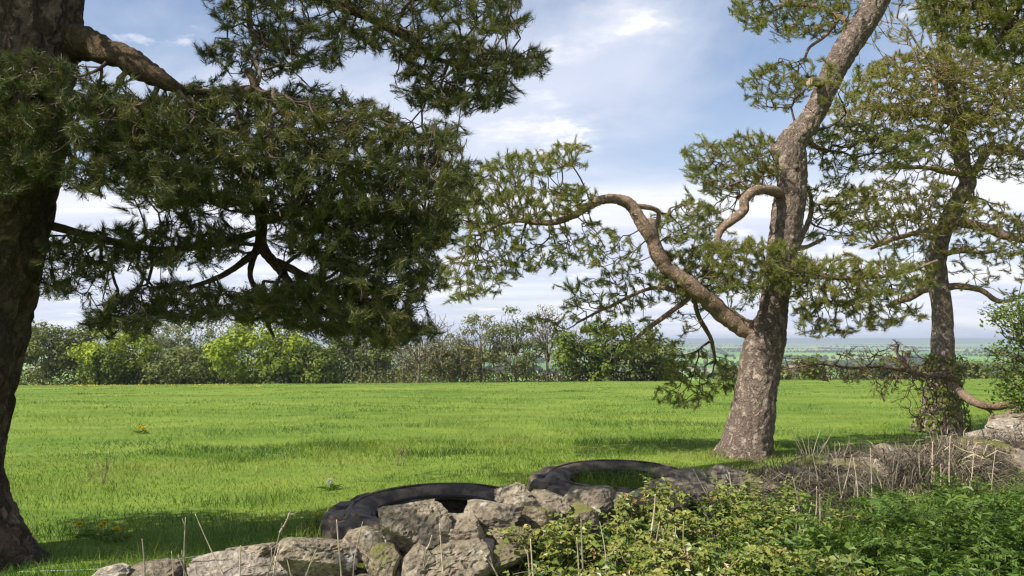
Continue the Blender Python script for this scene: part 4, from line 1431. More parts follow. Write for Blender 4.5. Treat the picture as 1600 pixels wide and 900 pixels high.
# ------------------------------------------------------------------ the valley
def build_valley():
    lines = []
    g = np.random.default_rng(4)
    for q in range(90):
        y = math.exp(g.uniform(math.log(500), math.log(6500)))
        x = g.uniform(-.35, .95) * y
        a = g.choice((0.0, .12, -.1, 1.35, 1.5)) + g.normal(0, .1)
        ln = g.uniform(.15, .6) * y ** .75 * 4
        k = int(ln / 13) + 2
        s = np.linspace(-.5, .5, k)[:, None]
        P = np.array((x, y)) + s * ln * np.array((math.cos(a), math.sin(a))) + g.normal(0, 3, (k, 2))
        keep = g.random(k) < .85
        lines.append(np.column_stack((P[keep], g.uniform(4, 9, keep.sum()))))
    for q in range(55):
        y = math.exp(g.uniform(math.log(450), math.log(9000)))
        x = g.uniform(-.35, .95) * y
        k = int(g.integers(12, 60))
        P = np.array((x, y)) + g.normal(0, 1, (k, 2)) * np.array((60, 25)) * (y / 2000) ** .7
        lines.append(np.column_stack((P, g.uniform(7, 13, k))))
    A = np.vstack(lines)
    A = A[A[:, 1] > 420]
    D, F0 = ICO[0]
    n = len(A)
    z = gz(A[:, 0], A[:, 1])
    sz = A[:, 2]
    nz = 1 + (hash3(np.arange(n)[:, None], np.arange(len(D))[None], np.zeros((1, 1), int)) - .5) * .7
    V = D[None] * nz[..., None] * (sz * .62)[:, None, None] * np.array((1.05, 1.05, .9))
    V = V + np.stack((A[:, 0], A[:, 1], z + sz * .42), -1)[:, None]
    F = (F0[None] + (np.arange(n) * len(D))[:, None, None]).reshape(-1, 3)
    v = np.repeat(np.clip(g.normal(.45, .25, n), 0, 1), len(F0))
    o = mesh('valley_hedges_and_woods', V.reshape(-1, 3), F, M['lf_wood'], None, False, v)
    tag(o, 'dark hedges and copses scattered across the hazy valley', 'woodland', kind='stuff')
    brick = plain('pale_red_brick', ((.3, (.30, .17, .12)), (.7, (.42, .27, .20))), .8)
    tile = plain('roof_tiles', ((.3, (.22, .11, .08)), (.7, (.32, .18, .13))), .8)
    glass = plain('dark_panes', ((.3, (.03, .035, .04)), (.7, (.05, .055, .06))), 1, .2, .5)
    for (px, Y, w, lab) in ((1228, 1150, 16, 'pale farmhouse with red-brown roof far off in the valley, right of the twisted pine'), (1214, 1175, 12, 'small farm building beside the far farmhouse in the valley')):
        x = (px - 800) / FPX * Y
        z = float(gz(x, Y))
        r = thing('farmhouse', (x, Y, z), lab, 'house', 'farm buildings in the valley')
        h, dd = 6.0, 8.0
        b = np.array([(-w / 2, -dd / 2), (w / 2, -dd / 2), (w / 2, dd / 2), (-w / 2, dd / 2)])
        V = np.vstack((np.column_stack((b, np.zeros(4))), np.column_stack((b, np.full(4, h))), [(-w / 2, 0, h + 3.2), (w / 2, 0, h + 3.2)])) + (x, Y, z)
        mesh('wall', V, [np.array([(0, 1, 5, 4), (1, 2, 6, 5), (2, 3, 7, 6), (3, 0, 4, 7)]), np.array([(5, 6, 9), (7, 4, 8)])], brick, r)
        R2 = np.array([(-w / 2 - .5, -dd / 2 - .6, h - .3), (w / 2 + .5, -dd / 2 - .6, h - .3), (w / 2 + .5, 0, h + 3.6), (-w / 2 - .5, 0, h + 3.6), (w / 2 + .5, dd / 2 + .6, h - .3), (-w / 2 - .5, dd / 2 + .6, h - .3)])
        R2 = np.vstack((R2, R2 + (0, 0, .3))) + (x, Y, z)
        rf = mesh('roof', R2, np.array([(6, 7, 8, 9), (9, 8, 10, 11), (0, 3, 2, 1), (3, 5, 4, 2), (0, 1, 7, 6), (4, 5, 11, 10), (1, 2, 8, 7), (2, 4, 10, 8), (3, 0, 6, 9), (5, 3, 9, 11)]), tile, r)
        c = np.array([(a, bb, cc) for cc in (0, 2.2) for a, bb in ((-.6, -.5), (.6, -.5), (.6, .5), (-.6, .5))]) + (x + w * .3, Y, z + h + 2.8)
        mesh('chimney', c, np.array([(0, 1, 5, 4), (1, 2, 6, 5), (2, 3, 7, 6), (3, 0, 4, 7), (4, 5, 6, 7)]), brick, rf)
        for k in range(3):
            wx = x - w * .32 + k * w * .32
            c = np.array([(a, bb, cc) for bb in (-.12, .05) for a, cc in ((-.6, 0), (.6, 0), (.6, 1.6), (-.6, 1.6))]) + (wx, Y - dd / 2, z + 3.2)
            mesh('window', c, np.array([(0, 1, 2, 3), (0, 4, 5, 1), (1, 5, 6, 2), (2, 6, 7, 3), (3, 7, 4, 0)]), glass, r)


build_valley()


# ------------------------------------------------------------------ plants about the wall
def build_undergrowth():
    # nettles and other weeds on the near side of the wall: upright stems with pairs of leaves
    n = 2600
    x = rng.uniform(.05, 8.2, n)
    y = 3.3 + rng.random(n) * 7.5
    dens = fnoise(xy3(x, y, 1.7), 3, 61)
    ok = (y < wall_y(x) - .26) & (x < y * .78 + .3) & (rng.random(n) < smooth(.28, .5, dens))
    x, y, dens = x[ok], y[ok], dens[ok]
    n = len(x)
    edge = smooth(.15, 1.2, wall_y(x) - y)
    H = (.12 + .40 * smooth(.3, .72, dens)) * (.55 + .45 * edge) * rng.uniform(.6, 1.25, n) * (.6 + .4 * smooth(-.1, .9, x))
    base = np.stack((x, y, gz(x, y)), -1)
    lean = rng.normal(0, .16, (n, 3)) * (1, 1, 0)
    tint = np.clip(rng.normal(.42, .16, n) - .1 * smooth(2.5, 4, x), .05, .95)
    Ps, Ns, Ds, S, va = [], [], [], [], []
    K = 9
    for k in range(K):
        u = (k + 1.0) / K
        c = base + (np.array((0, 0, 1.0)) + lean * u) * (H * u)[:, None]
        a0 = k * 1.57 + rng.normal(0, .3, n)
        for sd in (0, math.pi):
            d = np.stack((np.cos(a0 + sd), np.sin(a0 + sd), rng.normal(.05, .25, n)), -1)
            Ps.append(c)
            Ds.append(d)
            Ns.append(np.array((0, 0, 1.0)) - d * .25 + rng.normal(0, .22, (n, 3)))
            S.append((.035 + .055 * (1 - u) + .02 * rng.random(n)) * (.7 + .9 * H) * rng.uniform(.8, 1.3, n))
            va.append(np.clip(tint + .28 * (u - .5) + rng.normal(0, .07, n), 0, 1))
    V, F = leaf_faces(np.vstack(Ps), np.vstack(Ns), np.concatenate(S), 1.9, .16, np.vstack(Ds))
    V2, F2 = frusta(base, base + (np.array((0, 0, 1.0)) + lean) * H[:, None], np.full(n, .0035), np.full(n, .0015), 3)
    v = np.concatenate((np.repeat(np.concatenate(va), 2), np.full(len(F2), .25)))
    o = mesh('nettles_and_weeds', np.vstack((V, V2)), [F, F2 + len(V)], M['nettle'], None, False, v)
    tag(o, 'mixed green nettles and weeds filling the bottom right foreground', 'weeds', kind='stuff')
    # small creeping leaves close to the soil
    n = 26000
    x = rng.uniform(.05, 8.2, n)
    y = 3.3 + rng.random(n) * 7.5
    ok = (y < wall_y(x) - .22) & (x < y * .78 + .3)
    x, y = x[ok], y[ok]
    n = len(x)
    P = np.stack((x, y, gz(x, y) + rng.random(n) * .10), -1)
    V, F = leaf_faces(P, unit(rng.normal(0, .5, (n, 3)) + (0, 0, .9)), rng.uniform(.02, .05, n), 1.3, .15)
    o = mesh('ground_ivy', V, F, M['nettle'], None, False, np.repeat(np.clip(rng.normal(.3, .15, n), 0, 1), 2))
    tag(o, 'small dark creeping leaves on the soil under the foreground weeds', 'weeds', kind='stuff')
    m = 34000
    x = rng.uniform(0.0, 8.2, m)
    y = 3.3 + rng.random(m) * 7.5
    ok = (y < wall_y(x) - .12) & (x < y * .78 + .3)
    x, y = x[ok], y[ok]
    m = len(x)
    P = np.stack((x, y, gz(x, y)), -1)
    h = rng.uniform(.10, .44, m) * (.4 + 1.0 * fnoise(xy3(x, y, 1.2), 2, 31))
    V, F, k = blades(P, h, rng.uniform(.004, .008, m), rng.uniform(.1, .5, m), rng.uniform(.2, 1, m), True)
    v = np.where(rng.random(m) < .08, .97, np.clip(rng.normal(.42, .2, m), 0, .85))
    o = mesh('verge_grass', V, F, M['grass'], None, False, np.repeat(v, 3))
    tag(o, 'long green grass blades standing among the weeds at bottom right', 'grass', kind='stuff')

    # brambles
    def bramble(c, rx, ry, h, ncane, nleaf, label, seed):
        g = np.random.default_rng(seed)
        z0 = float(gz(c[0], c[1]))
        root = thing('bramble_bush', (c[0], c[1], z0), label, 'bramble', 'brambles growing over the wall')
        P, Dn = [], []
        for q in range(ncane):
            a = g.uniform(0, 2 * math.pi)
            s = np.array((c[0] + g.normal(0, rx * .4), c[1] + g.normal(0, ry * .4), z0))
            e = np.array((math.cos(a) * rx * g.uniform(.3, 1), math.sin(a) * ry * g.uniform(.3, 1), 0))
            t = np.linspace(0, 1, 12)[:, None]
            hh = h * g.uniform(.55, 1.1)
            path = s + e * t ** 1.3 + np.array((0, 0, 1.0)) * (hh * (1.9 * t - 1.0 * t ** 2.4))
            path += np.cumsum(g.normal(0, .008, path.shape), 0)
            v, f = sweep(path, np.linspace(.006, .002, 12), 5)
            mesh('cane', v, f, M['twig_pale'], root, True)
            P.append(path[3:])
            Dn.append(np.gradient(path, axis=0)[3:])
        P, Dn = np.vstack(P), np.vstack(Dn)
        i = g.integers(0, len(P), nleaf)
        ctr = P[i] + g.normal(0, .035, (nleaf, 3))
        out = unit(g.normal(0, 1, (nleaf, 3)) * (1, 1, .4) + (0, -.2, .15))
        # a leaf is three leaflets
        Vs, Fs, o = [], [], 0
        for turn in (-.9, 0, .9):
            ca, sa = math.cos(turn), math.sin(turn)
            d = np.stack((out[:, 0] * ca - out[:, 1] * sa, out[:, 0] * sa + out[:, 1] * ca, out[:, 2]), -1)
            N = unit(np.array((0, -.25, 1.0)) + g.normal(0, .4, (nleaf, 3)))
            V, F = leaf_faces(ctr + d * .012, N, g.uniform(.03, .055, nleaf) * (1.15 if turn == 0 else .9), 1.5, .14, d)
            Vs.append(V)
            Fs.append(F + o)
            o += len(V)
        v = np.clip(g.normal(.55, .22, nleaf), 0, 1)
        lv = mesh('leaves', np.vstack(Vs), np.vstack(Fs), M['bramble'], root, False, np.concatenate([np.repeat(v, 2)] * 3))
        tag(lv, kind='stuff')
    spots = [((1.02, 6.0), .26, .18, .56, 10, 300, 'pale green bramble sprig rising in front of the second tyre', 1), ((.42, 5.35), .42, .3, .36, 14, 520, 'yellow-green bramble at the right foot of the big boulders', 2),
             ((.22, 5.35), .2, .2, .28, 7, 160, 'small yellowish bramble on the mossy stones', 3), ((1.25, 5.55), .6, .45, .40, 20, 800, 'wide bramble in the middle of the foreground weeds', 4),
             ((.75, 4.75), .55, .4, .34, 18, 700, 'bramble at the bottom edge below the dry stalks', 5), ((1.95, 6.15), .5, .4, .42, 16, 560, 'bramble below the left end of the dead grass', 6), ((1.75, 4.85), .6, .4, .34, 18, 620, 'low bramble at the bottom edge, right of the dry stalks', 7)]
    for s in spots:
        bramble(*s)

    # feathery cow parsley
    def frond_mesh(seed, L):
        g = np.random.default_rng(seed)
        t = np.linspace(0, 1, 14)
        mid = np.stack((t * L, 0 * t, L * (.75 * t - .62 * t ** 2.2)), -1)
        v0, f0 = sweep(mid, np.linspace(.0035, .001, 14), 4)
        Ps, Ds, S = [], [], []
        for i in range(3, 14):
            for sd in (-1, 1):
                ll = L * .34 * math.sin(math.pi * (1 - (i - 3) / 12) * .62 + .25)
                d = unit(np.array((.55, sd * 1.0, .1 + g.normal(0, .1))))
                for k in range(5):
                    u = (k + .6) / 5
                    for s2 in (-1, 1):
                        Ps.append(mid[i] + d * ll * u)
                        Ds.append(unit(d + np.array((.5 * s2, .35 * s2 * sd, 0))))
                        S.append(ll * .38 * (1.1 - u * .6))
        Ps, Ds, S = np.array(Ps), np.array(Ds), np.array(S)
        v1, f1 = leaf_faces(Ps, np.array((0, 0, 1.0)) + g.normal(0, .25, Ps.shape), S, 2.2, .1, Ds)
        V, F = join([(v0, f0), (v1, f1)])
        nf = sum(len(q) for q in F)
        return mesh_data('frond', V, F, M['nettle'], False, np.clip(g.normal(.5, .15, nf), 0, 1))
    fr = [frond_mesh(s, L) for s, L in ((1, .42), (2, .5), (3, .36))]
    where = [((3.0, 5.9), 'nearest the dead grass'), ((3.7, 6.4), 'right of the tall dry stalks'), ((2.6, 4.9), 'left of the group, at the bottom edge'), ((3.4, 5.2), 'at the bottom edge, second from left'), ((4.2, 6.0), 'in the middle of the shaded weeds'),
             ((4.9, 7.0), 'near the right frame edge, highest up'), ((4.1, 5.2), 'in the bottom right corner'), ((3.2, 6.7), 'under the dead grass bank'), ((4.6, 6.3), 'at the right frame edge'), ((2.2, 5.3), 'between bramble and shaded weeds')]
    for i, ((px, py), wh) in enumerate(where):
        z0 = float(gz(px, py))
        r = thing('cow_parsley', (px, py, z0 + .08), 'feathery green cow parsley plant ' + wh, 'plant', 'cow parsley in the foreground weeds')
        for k in range(10):
            f = bpy.data.objects.new('frond', fr[k % 3])
            COL.objects.link(f)
            f.parent = r
            f.location = (rng.normal(0, .03), rng.normal(0, .03), rng.uniform(0, .12))
            s = rng.uniform(.6, .95)
            f.scale = (s, s, s)
            f.rotation_euler = (rng.normal(0, .15), -rng.uniform(-.1, .6), k * .63 + rng.normal(0, .2))

    # dry stalks: bottom px, py, top px, py
    clumps = [
        ('dry_stalks', 'single dry stalk before the left pine foot and a pair by the pale stones', -1, [(225, 925, 222, 842), (289, 925, 290, 808), (300, 925, 278, 868), (270, 925, 268, 862)]),
        ('dry_stalks', 'long leaning dry stalk crossing the flat pale stone', -1, [(352, 900, 305, 803), (376, 930, 376, 852)]),
        ('dry_stalks', 'forked dry stalks standing before the left low stones', -1, [(415, 905, 437, 832), (437, 832, 455, 797), (428, 905, 438, 850), (455, 915, 448, 872), (475, 912, 498, 850)]),
        ('dry_stalks', 'two straight dry stalks in front of the nearer tyre', -1, [(535, 915, 526, 812), (553, 915, 567, 815)]),
        ('dry_stalks', 'dry stalks in front of the biggest boulders', -1, [(660, 915, 666, 858), (666, 858, 675, 836), (694, 915, 687, 818), (735, 905, 712, 862), (780, 905, 756, 868)]),
        ('dry_stalks', 'dry stalks among the brambles right of the boulders', 4.9, [(836, 915, 829, 842), (828, 900, 824, 860), (904, 905, 901, 840), (912, 880, 908, 812), (945, 850, 937, 815)]),
        ('dry_stalks', 'tallest pale dry stalks in the middle of the brambles', 5.2, [(1003, 895, 1018, 830), (1018, 830, 1024, 772), (1020, 885, 1031, 815), (1042, 885, 1034, 822), (1046, 885, 1056, 822), (1075, 850, 1068, 815)]),
        ('dry_stalks', 'dry stalks leaning in front of the last bare stones', 6.4, [(1128, 805, 1083, 733), (1138, 822, 1120, 752), (1152, 815, 1128, 742), (1166, 822, 1139, 738), (1172, 805, 1150, 760), (1110, 800, 1078, 745), (1133, 860, 1132, 816)]),
        ('dry_stalks', 'pale dry stalks below the left part of the dead grass', 6.0, [(1244, 880, 1268, 785), (1281, 845, 1281, 772), (1268, 815, 1276, 760), (1246, 795, 1238, 745), (1212, 830, 1211, 785), (1196, 885, 1222, 841), (1246, 830, 1245, 803), (1256, 860, 1240, 790), (1296, 820, 1297, 795)]),
        ('dry_stalks', 'criss-crossing dry stalks on the left part of the dead grass', 7.1, [(1282, 755, 1267, 699), (1310, 768, 1331, 710), (1377, 790, 1330, 741), (1316, 750, 1306, 706), (1268, 770, 1265, 730), (1340, 760, 1333, 715), (1382, 750, 1366, 718), (1361, 735, 1360, 700), (1330, 790, 1338, 745)]),
        ('dry_stalks', 'pale forked dry stalks on the right part of the dead grass', 7.9, [(1465, 790, 1458, 738), (1458, 738, 1455, 712), (1468, 770, 1470, 725), (1512, 770, 1521, 708), (1521, 708, 1490, 695), (1453, 735, 1457, 690), (1483, 740, 1485, 682), (1500, 765, 1514, 745), (1440, 745, 1436, 708), (1548, 728, 1556, 700)]),
        ('dry_stalks', 'dry bent grass tuft right of the twisted pine foot', 10.0, [(1262, 700, 1250, 672), (1265, 702, 1262, 668), (1270, 702, 1282, 672), (1274, 702, 1300, 676), (1258, 700, 1238, 668), (1268, 704, 1292, 690), (1255, 702, 1228, 655), (1278, 702, 1304, 668)]),
    ]
    for (nm, lab, Y, segs) in clumps:
        Y = 4.95 if Y < 0 else Y
        b = at(segs[0][0], segs[0][1], Y)
        r = thing(nm, (b[0], b[1], float(gz(b[0], b[1]))), lab, 'dry stalks', 'dead hogweed stalks round the wall')
        for (x0, y0, x1, y1) in segs:
            dy = rng.normal(0, .1)
            A, B = at(x0, y0, Y + dy * .3), at(x1, y1, Y + dy * .3 - .05)
            A0 = A.copy()
            if all((x0, y0) != (s[2], s[3]) for s in segs):       # rooted in the ground
                A0 = A - (B - A) * .1
                A0[2] = max(min(A0[2], .12), -.02)
            t = np.linspace(0, 1, 7)[:, None]
            P = A0 + (B - A0) * t + np.sin(t * math.pi) * rng.normal(0, .009, 3)
            wd = ((1 + .08 * (Y - 5)) if Y < 9.5 else .75) * rng.uniform(.6, 1.05)
            prof = np.interp(np.linspace(0, 1, 25), np.linspace(0, 1, 7), np.linspace(.0072, .0032, 7)) * wd
            prof = prof * (1 + .35 * (np.arange(25) % 8 == 4))
            P = catmull(P, 25)
            st = mesh('stalk', *sweep(P, prof, 6), M[('straw', 'straw', 'straw_grey')[rng.integers(0, 3)]], r, True)
            for q in range(rng.integers(0, 4)):                    # snapped side shoots at the nodes
                c0 = P[(4, 12, 20)[q % 3]]
                d0 = unit(P[-1] - P[0] + rng.normal(0, .28, 3) * np.linalg.norm(P[-1] - P[0])) * rng.uniform(.03, .11)
                v, f = sweep(np.stack((c0, c0 + d0 * .5 + rng.normal(0, .004, 3), c0 + d0)), np.array((.0026, .0022, .0014)) * wd, 4)
                mesh('side_shoot', v, f, M['straw'], st, True)


build_undergrowth()


def build_small_things():
    yellow = leafy('dandelion_petals', ((0.0, (.62, .40, .01)), (1.0, (.85, .62, .02))), .5, .2, .2)
    white = leafy('dandelion_seeds', ((0.0, (.62, .62, .6)), (1.0, (.8, .8, .78))), .6, .3, .2)
    stemm = plain('dandelion_stem', ((.3, (.12, .18, .05)), (.7, (.2, .24, .08))), 20)

    def dandelion(px, py, Y, label, clock=False, r=.024):
        c = at(px, py, Y)
        g0 = float(gz(c[0], c[1]))
        c[2] = max(c[2], g0 + .09)
        root = thing('dandelion', (c[0], c[1], g0), label, 'dandelion', 'dandelions in the pasture')
        t = np.linspace(0, 1, 6)[:, None]
        P = np.array((c[0], c[1], g0)) + (c - (c[0], c[1], g0)) * t + np.sin(t * math.pi) * np.array((.01, 0, 0))
        v, f = sweep(P, .0025, 5)
        mesh('stem', v, f, stemm, root, True)
        n = 90
        if clock:
            d = unit(rng.normal(size=(n * 2, 3)))
            V, F = frusta(np.repeat(c[None], n * 2, 0), c + d * r * 1.1, np.full(n * 2, .0008), np.full(n * 2, .0035), 3)
            mesh('seed_head', V, F, white, root, False, rng.random(len(F)))
        else:
            a = rng.uniform(0, 2 * math.pi, n)
            el = rng.uniform(.05, 1.2, n)
            d = np.stack((np.cos(a) * np.cos(el), np.sin(a) * np.cos(el) - .25, np.sin(el)), -1)
            V, F = leaf_faces(np.repeat(c[None], n, 0), unit(np.cross(d, rng.normal(size=d.shape))), r * rng.uniform(.8, 1.1, n), 3.0, .1, d)
            mesh('flower_head', V, F, yellow, root, False, rng.random(len(F)))
        a = np.linspace(0, 2 * math.pi, 8, endpoint=False) + rng.random()
        d = np.stack((np.cos(a), np.sin(a), np.full(8, .45)), -1)
        V, F = leaf_faces(np.repeat(np.array([(c[0], c[1], g0)]), 8, 0), unit(np.stack((-np.cos(a) * .4, -np.sin(a) * .4, np.ones(8)), -1)), rng.uniform(.10, .17, 8), 4.0, .1, d)
        mesh('leaves', V, F, M['grass'], root, False, np.full(len(F), .3))
    for (px, py, Y, lab, r) in [(124, 820, 6.6, 'yellow dandelion, leftmost of the bunch right of the big trunk foot', .034), (162, 821, 6.65, 'yellow dandelion at the top right of the bunch by the trunk foot', .03), (158, 830, 6.55, 'yellow dandelion in the middle of the bunch by the trunk foot', .026),
                                (182, 838, 6.4, 'yellow dandelion, lowest and rightmost of the bunch by the trunk foot', .032), (304, 891, 5.42, 'yellow dandelion between the pale stones, the upper of two', .024), (309, 898, 5.38, 'yellow dandelion between the pale stones, the lower of two', .024),
                                (499, 815, 6.9, 'small yellow dandelion left of the nearer tyre', .018), (493, 806, 7.0, 'tiny yellow dandelion in the grass left of the nearer tyre, further back', .015), (218, 671, 14.1, 'distant yellow dandelion in the field, left of a pair', .04), (224, 673, 13.9, 'distant yellow dandelion in the field, right of a pair', .05)]:
        dandelion(px, py, Y, lab, False, r)
    dandelion(515, 759, 8.6, 'round white dandelion clock left of the nearer tyre', True, .03)

    n = 700
    Yd = rng.uniform(52, 92, n)
    x = (rng.uniform(40, 420, n) + rng.normal(0, 40, n) - 800) / FPX * Yd
    keep = fnoise(xy3(x, Yd, .12), 2, 5) > .48
    P = np.stack((x, Yd, gz(x, Yd) + rng.uniform(.05, .10, n)), -1)[keep]
    V, F = leaf_faces(P, unit(rng.normal(0, .3, P.shape) + (0, -.5, 1)), rng.uniform(.05, .09, len(P)), 1.0, .05)
    o = mesh('far_dandelions', V, F, yellow, None, False, rng.random(len(F)))
    tag(o, 'yellow specks of dandelions sprinkled along the far left of the field', 'dandelions', kind='stuff')

    # strand of wire
    pts = np.array([at(30, 900, 5.45), at(140, 891, 5.5), at(240, 879, 5.6), at(330, 866, 5.75), at(430, 854, 5.9), at(510, 846, 6.05), at(560, 842, 6.1)])
    P = catmull(pts, 60)
    P[:, 2] = np.maximum(P[:, 2], .05)
    v, f = sweep(P, .0028, 6)
    wire = material('grey_wire', lambda nt: (bsdf(nt, (.30, .34, .37), .45, .5), None))
    o = mesh('fence_wire', v, f, wire, None, True)
    tag(o, 'thin strand of loose grey wire in the shaded grass at lower left', 'wire')

    # dead seed stalks of dock and taller tussocks out in the field
    for (px, py, Y, h, lab) in [(626, 724, 10.2, .30, 'small brown dead dock standing in the field behind the nearer tyre'), (160, 755, 8.9, .34, 'brownish dead weed standing in the field right of the big trunk')]:
        c = at(px, py, Y)
        g0 = float(gz(c[0], c[1]))
        r = thing('dead_dock', (c[0], c[1], g0), lab, 'weed', 'dead weeds in the pasture')
        for k in range(7):
            d = np.array((rng.normal(0, .10), rng.normal(0, .08), h * rng.uniform(.6, 1.1)))
            A = np.array((c[0] + rng.normal(0, .03), c[1], g0))
            t = np.linspace(0, 1, 6)[:, None]
            v, f = sweep(A + d * t, np.linspace(.003, .0015, 6), 5)
            mesh('stem', v, f, M['twig_pale'], r, True)
            n = 24
            P = A + d * rng.uniform(.4, 1, (n, 1)) + rng.normal(0, .008, (n, 3))
            V, F = leaf_faces(P, rng.normal(size=(n, 3)), np.full(n, .016), 1.4)
            tag(mesh('seeds', V, F, M['needle_dead'], r, False, rng.random(len(F)) * .6), kind='stuff')

    # dead brown branch before the second pine
    Y = 13.4
    rows = [(1495, 592, 14.4, 6), (1470, 588, 13.9, 5), (1440, 586, Y, 3.6), (1410, 578, Y, 3.2), (1370, 573, Y, 2.6), (1330, 575, Y - .1, 2.2), (1285, 569, Y - .1, 1.8), (1250, 573, Y - .2, 1.4), (1215, 579, Y - .2, .9)]
    lp, lr = limb_path(rows, 70)
    root = thing('dead_branch', lp[0], 'brown dead branch with twisted twigs sticking out left of the ivy-wrapped trunk', 'branch')
    V, F = sweep(lp, lr, 8, .01, (9, 9, 9), 3)
    mesh('bough', V, F, M['twig'], root, True)
    rows = [(1420, 578, Y, 5), (1412, 566, Y, 3), (1402, 552, Y, 2.4), (1404, 538, Y, 1.6)]
    l2, r2 = limb_path(rows, 24)
    V, F = sweep(l2, r2, 8, .01, (9, 9, 9), 3)
    mesh('side_bough', V, F, M['twig'], root, True)
    T = np.vstack([pad_points(pads_in(pl, y, .5, sp), n, rx, rz) for (pl, y, sp, n, rx, rz) in
                   [([(1235, 560), (1330, 545), (1400, 545), (1490, 560), (1500, 610), (1400, 600), (1320, 590), (1240, 590)], Y - .1, .38, 11, .3, .10),
                    ([(1330, 590), (1490, 590), (1500, 635), (1430, 630), (1370, 615)], Y, .5, 8, .3, .12), ([(1395, 535), (1415, 535), (1420, 552), (1395, 552)], Y, .3, 6, .12, .1),
                    ([(1430, 630), (1500, 640), (1490, 668), (1430, 664)], Y + .2, .45, 8, .26, .10)]])
    nodes = np.vstack((lp[::3], l2[::3]))
    par, order = grow(nodes, np.linspace(.1, .5, len(nodes)), T, .4)
    (V, F), D, load, kids, P0, A1, A2 = branch_mesh(nodes, T, par, order, .004, .30, 4, .16, .02)
    mesh('twigs', V, F, M['twig'], root, True)
    s = (load <= 3) & (rng.random(len(T)) < .95)
    V, F = needle_tufts(T[s], unit(D[s] + rng.normal(0, .3, D[s].shape)), 12, .09, .008)
    c = mesh('dead_needles', V, F, M['needle_dead'], root, False, np.clip(np.repeat(rng.random(s.sum()), 12), 0, 1))
    tag(c, kind='stuff')

    # ivy round the second pine's foot
    n = 1700
    py = rng.uniform(552, 668, n)
    ax = np.interp(py, (545, 600, 668), (1473, 1470, 1472))
    rr = np.interp(py, (545, 600, 668), (17, 24, 34)) * 14.8 / FPX
    c = at(ax, py, 14.8)
    a = rng.uniform(0, 2 * math.pi, n)
    d = np.stack((np.cos(a), np.sin(a), np.zeros(n)), -1)
    keep = fnoise(np.stack((np.cos(a) * 2, np.sin(a) * 2, c[:, 2] * 2.5), -1), 2, 9) > .40
    P = (c + d * (rr + rng.uniform(.0, .10, n))[:, None])[keep]
    N = unit(d[keep] + rng.normal(0, .4, (keep.sum(), 3)))
    V, F = leaf_faces(P, N, rng.uniform(.05, .09, len(P)), 1.2, .1, np.tile((0, 0, -1.0), (len(P), 1)) + rng.normal(0, .3, P.shape))
    b = at(1472, 668, 14.8)
    root = thing('ivy', b, 'ivy leaves wrapped round the lower trunk of the yellowish pine', 'ivy')
    lv = mesh('leaves', V, F, M['bramble'], root, False, np.repeat(np.clip(rng.normal(.4, .25, len(P)), 0, 1), 2))
    tag(lv, kind='stuff')
    for k in range(6):
        a0 = k * 1.05
        t = np.linspace(0, 1, 30)
        pc = at(np.interp(t, (0, 1), (1472, 1473)), 672 - t * 118, 14.8)
        rad = np.interp(t, (0, .5, 1), (34, 25, 18)) * 14.8 / FPX + .012
        aa = a0 + t * 1.1 + .2 * np.sin(t * 9 + k)
        P = pc + np.stack((np.cos(aa) * rad, np.sin(aa) * rad, 0 * t), -1)
        v, f = sweep(P, np.linspace(.014, .006, 30), 6)
        mesh('stem', v, f, M['twig'], root, True)

    # bare orange-brown bough lying at the right edge
    Y = 12.0
    rows = [(1484, 598, Y + 2.2, 4), (1498, 610, Y + .9, 6), (1512, 622, Y + .2, 7), (1530, 632, Y, 6), (1552, 636, Y, 6), (1575, 632, Y, 7), (1595, 634, Y, 8), (1615, 628, Y, 9), (1660, 615, Y, 11)]
    root = thing('fallen_bough', at(1600, 650, Y), 'bare orange-brown bough snaking over the stones at the right edge', 'branch')
    for rw in (rows, [(1605, 636, Y, 8), (1585, 645, Y - .1, 7), (1565, 655, Y - .2, 6), (1545, 668, Y - .3, 4)], [(1540, 634, Y, 3), (1550, 648, Y, 2.5), (1545, 660, Y, 2), (1558, 672, Y, 1.5)]):
        lp, lr = limb_path(rw, 40)
        V, F = sweep(lp, lr, 12, .012, (8, 8, 8), 6)
        mesh('limb', V, F, M['bark_limb'], root, True)

    # hawthorn at the right frame edge
    Y = 11.0
    c = at(1612, 640, Y)
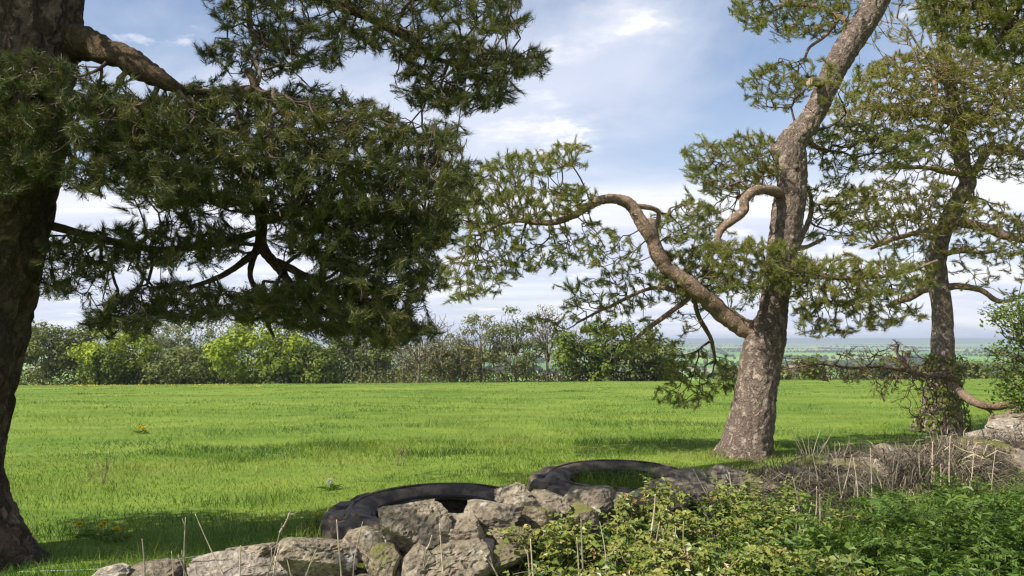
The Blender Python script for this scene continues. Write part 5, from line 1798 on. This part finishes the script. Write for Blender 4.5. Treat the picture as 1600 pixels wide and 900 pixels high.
    root = thing('hawthorn_bush', (c[0], c[1], float(gz(c[0], c[1]))), 'fresh green hawthorn bush at the right frame edge', 'bush')
    st = np.array([(c[0] + .3, c[1] + .1, 0) + np.array((-.02 * k, 0, .12 * k)) for k in range(12)])
    v, f = sweep(st, np.linspace(.05, .02, 12), 8, .006)
    mesh('stem', v, f, M['twig'], root, True)
    T = np.vstack([pad_points(pads_in(pl, Y, .6, .28), 10, .24, .16) for pl in ([(1565, 540), (1600, 500), (1680, 480), (1720, 640), (1640, 660), (1580, 635), (1555, 590)], [(1555, 485), (1590, 470), (1650, 470), (1640, 500), (1580, 505)])])
    par, order = grow(st, np.linspace(.1, .6, 12), T, .4)
    (V, F), D, load, kids, P0, A1, A2 = branch_mesh(st, T, par, order, .0035, .4, 4, .1, .04)
    mesh('branches', V, F, M['twig'], root, True)
    n = 6500
    i = rng.integers(0, len(T), n)
    P = T[i] + rng.normal(0, .06, (n, 3))
    V, F = leaf_faces(P, rng.normal(0, .5, (n, 3)) + (0, 0, .8), rng.uniform(.035, .07, n), 1.5, .1)
    lv = mesh('leaves', V, F, M['nettle'], root, False, np.repeat(np.clip(.35 + .5 * vnoise(P * 3, 4) + rng.normal(0, .12, n), 0, 1), 2))
    tag(lv, kind='stuff')


build_small_things()


# ------------------------------------------------------------------ haze over the valley
def build_haze():
    def b(nt):
        p = nt.nodes.new('ShaderNodeVolumePrincipled')
        p.inputs['Color'].default_value = (.74, .84, 1.0, 1)
        p.inputs['Density'].default_value = 0.00014
        p.inputs['Anisotropy'].default_value = 0.2
        return None, p.outputs[0]
    m = material('valley_haze', b)
    s = 17500.0
    V = np.array([(x, y, z) for z in (-75.0, 62.0) for x, y in ((-s, -s), (s, -s), (s, s), (-s, s))])
    F = np.array([(3, 2, 1, 0), (4, 5, 6, 7), (0, 1, 5, 4), (1, 2, 6, 5), (2, 3, 7, 6), (3, 0, 4, 7)])
    o = mesh('haze', V, F, m)
    tag(o, 'thin blue haze lying over the distant valley', 'haze', kind='stuff')


build_haze()
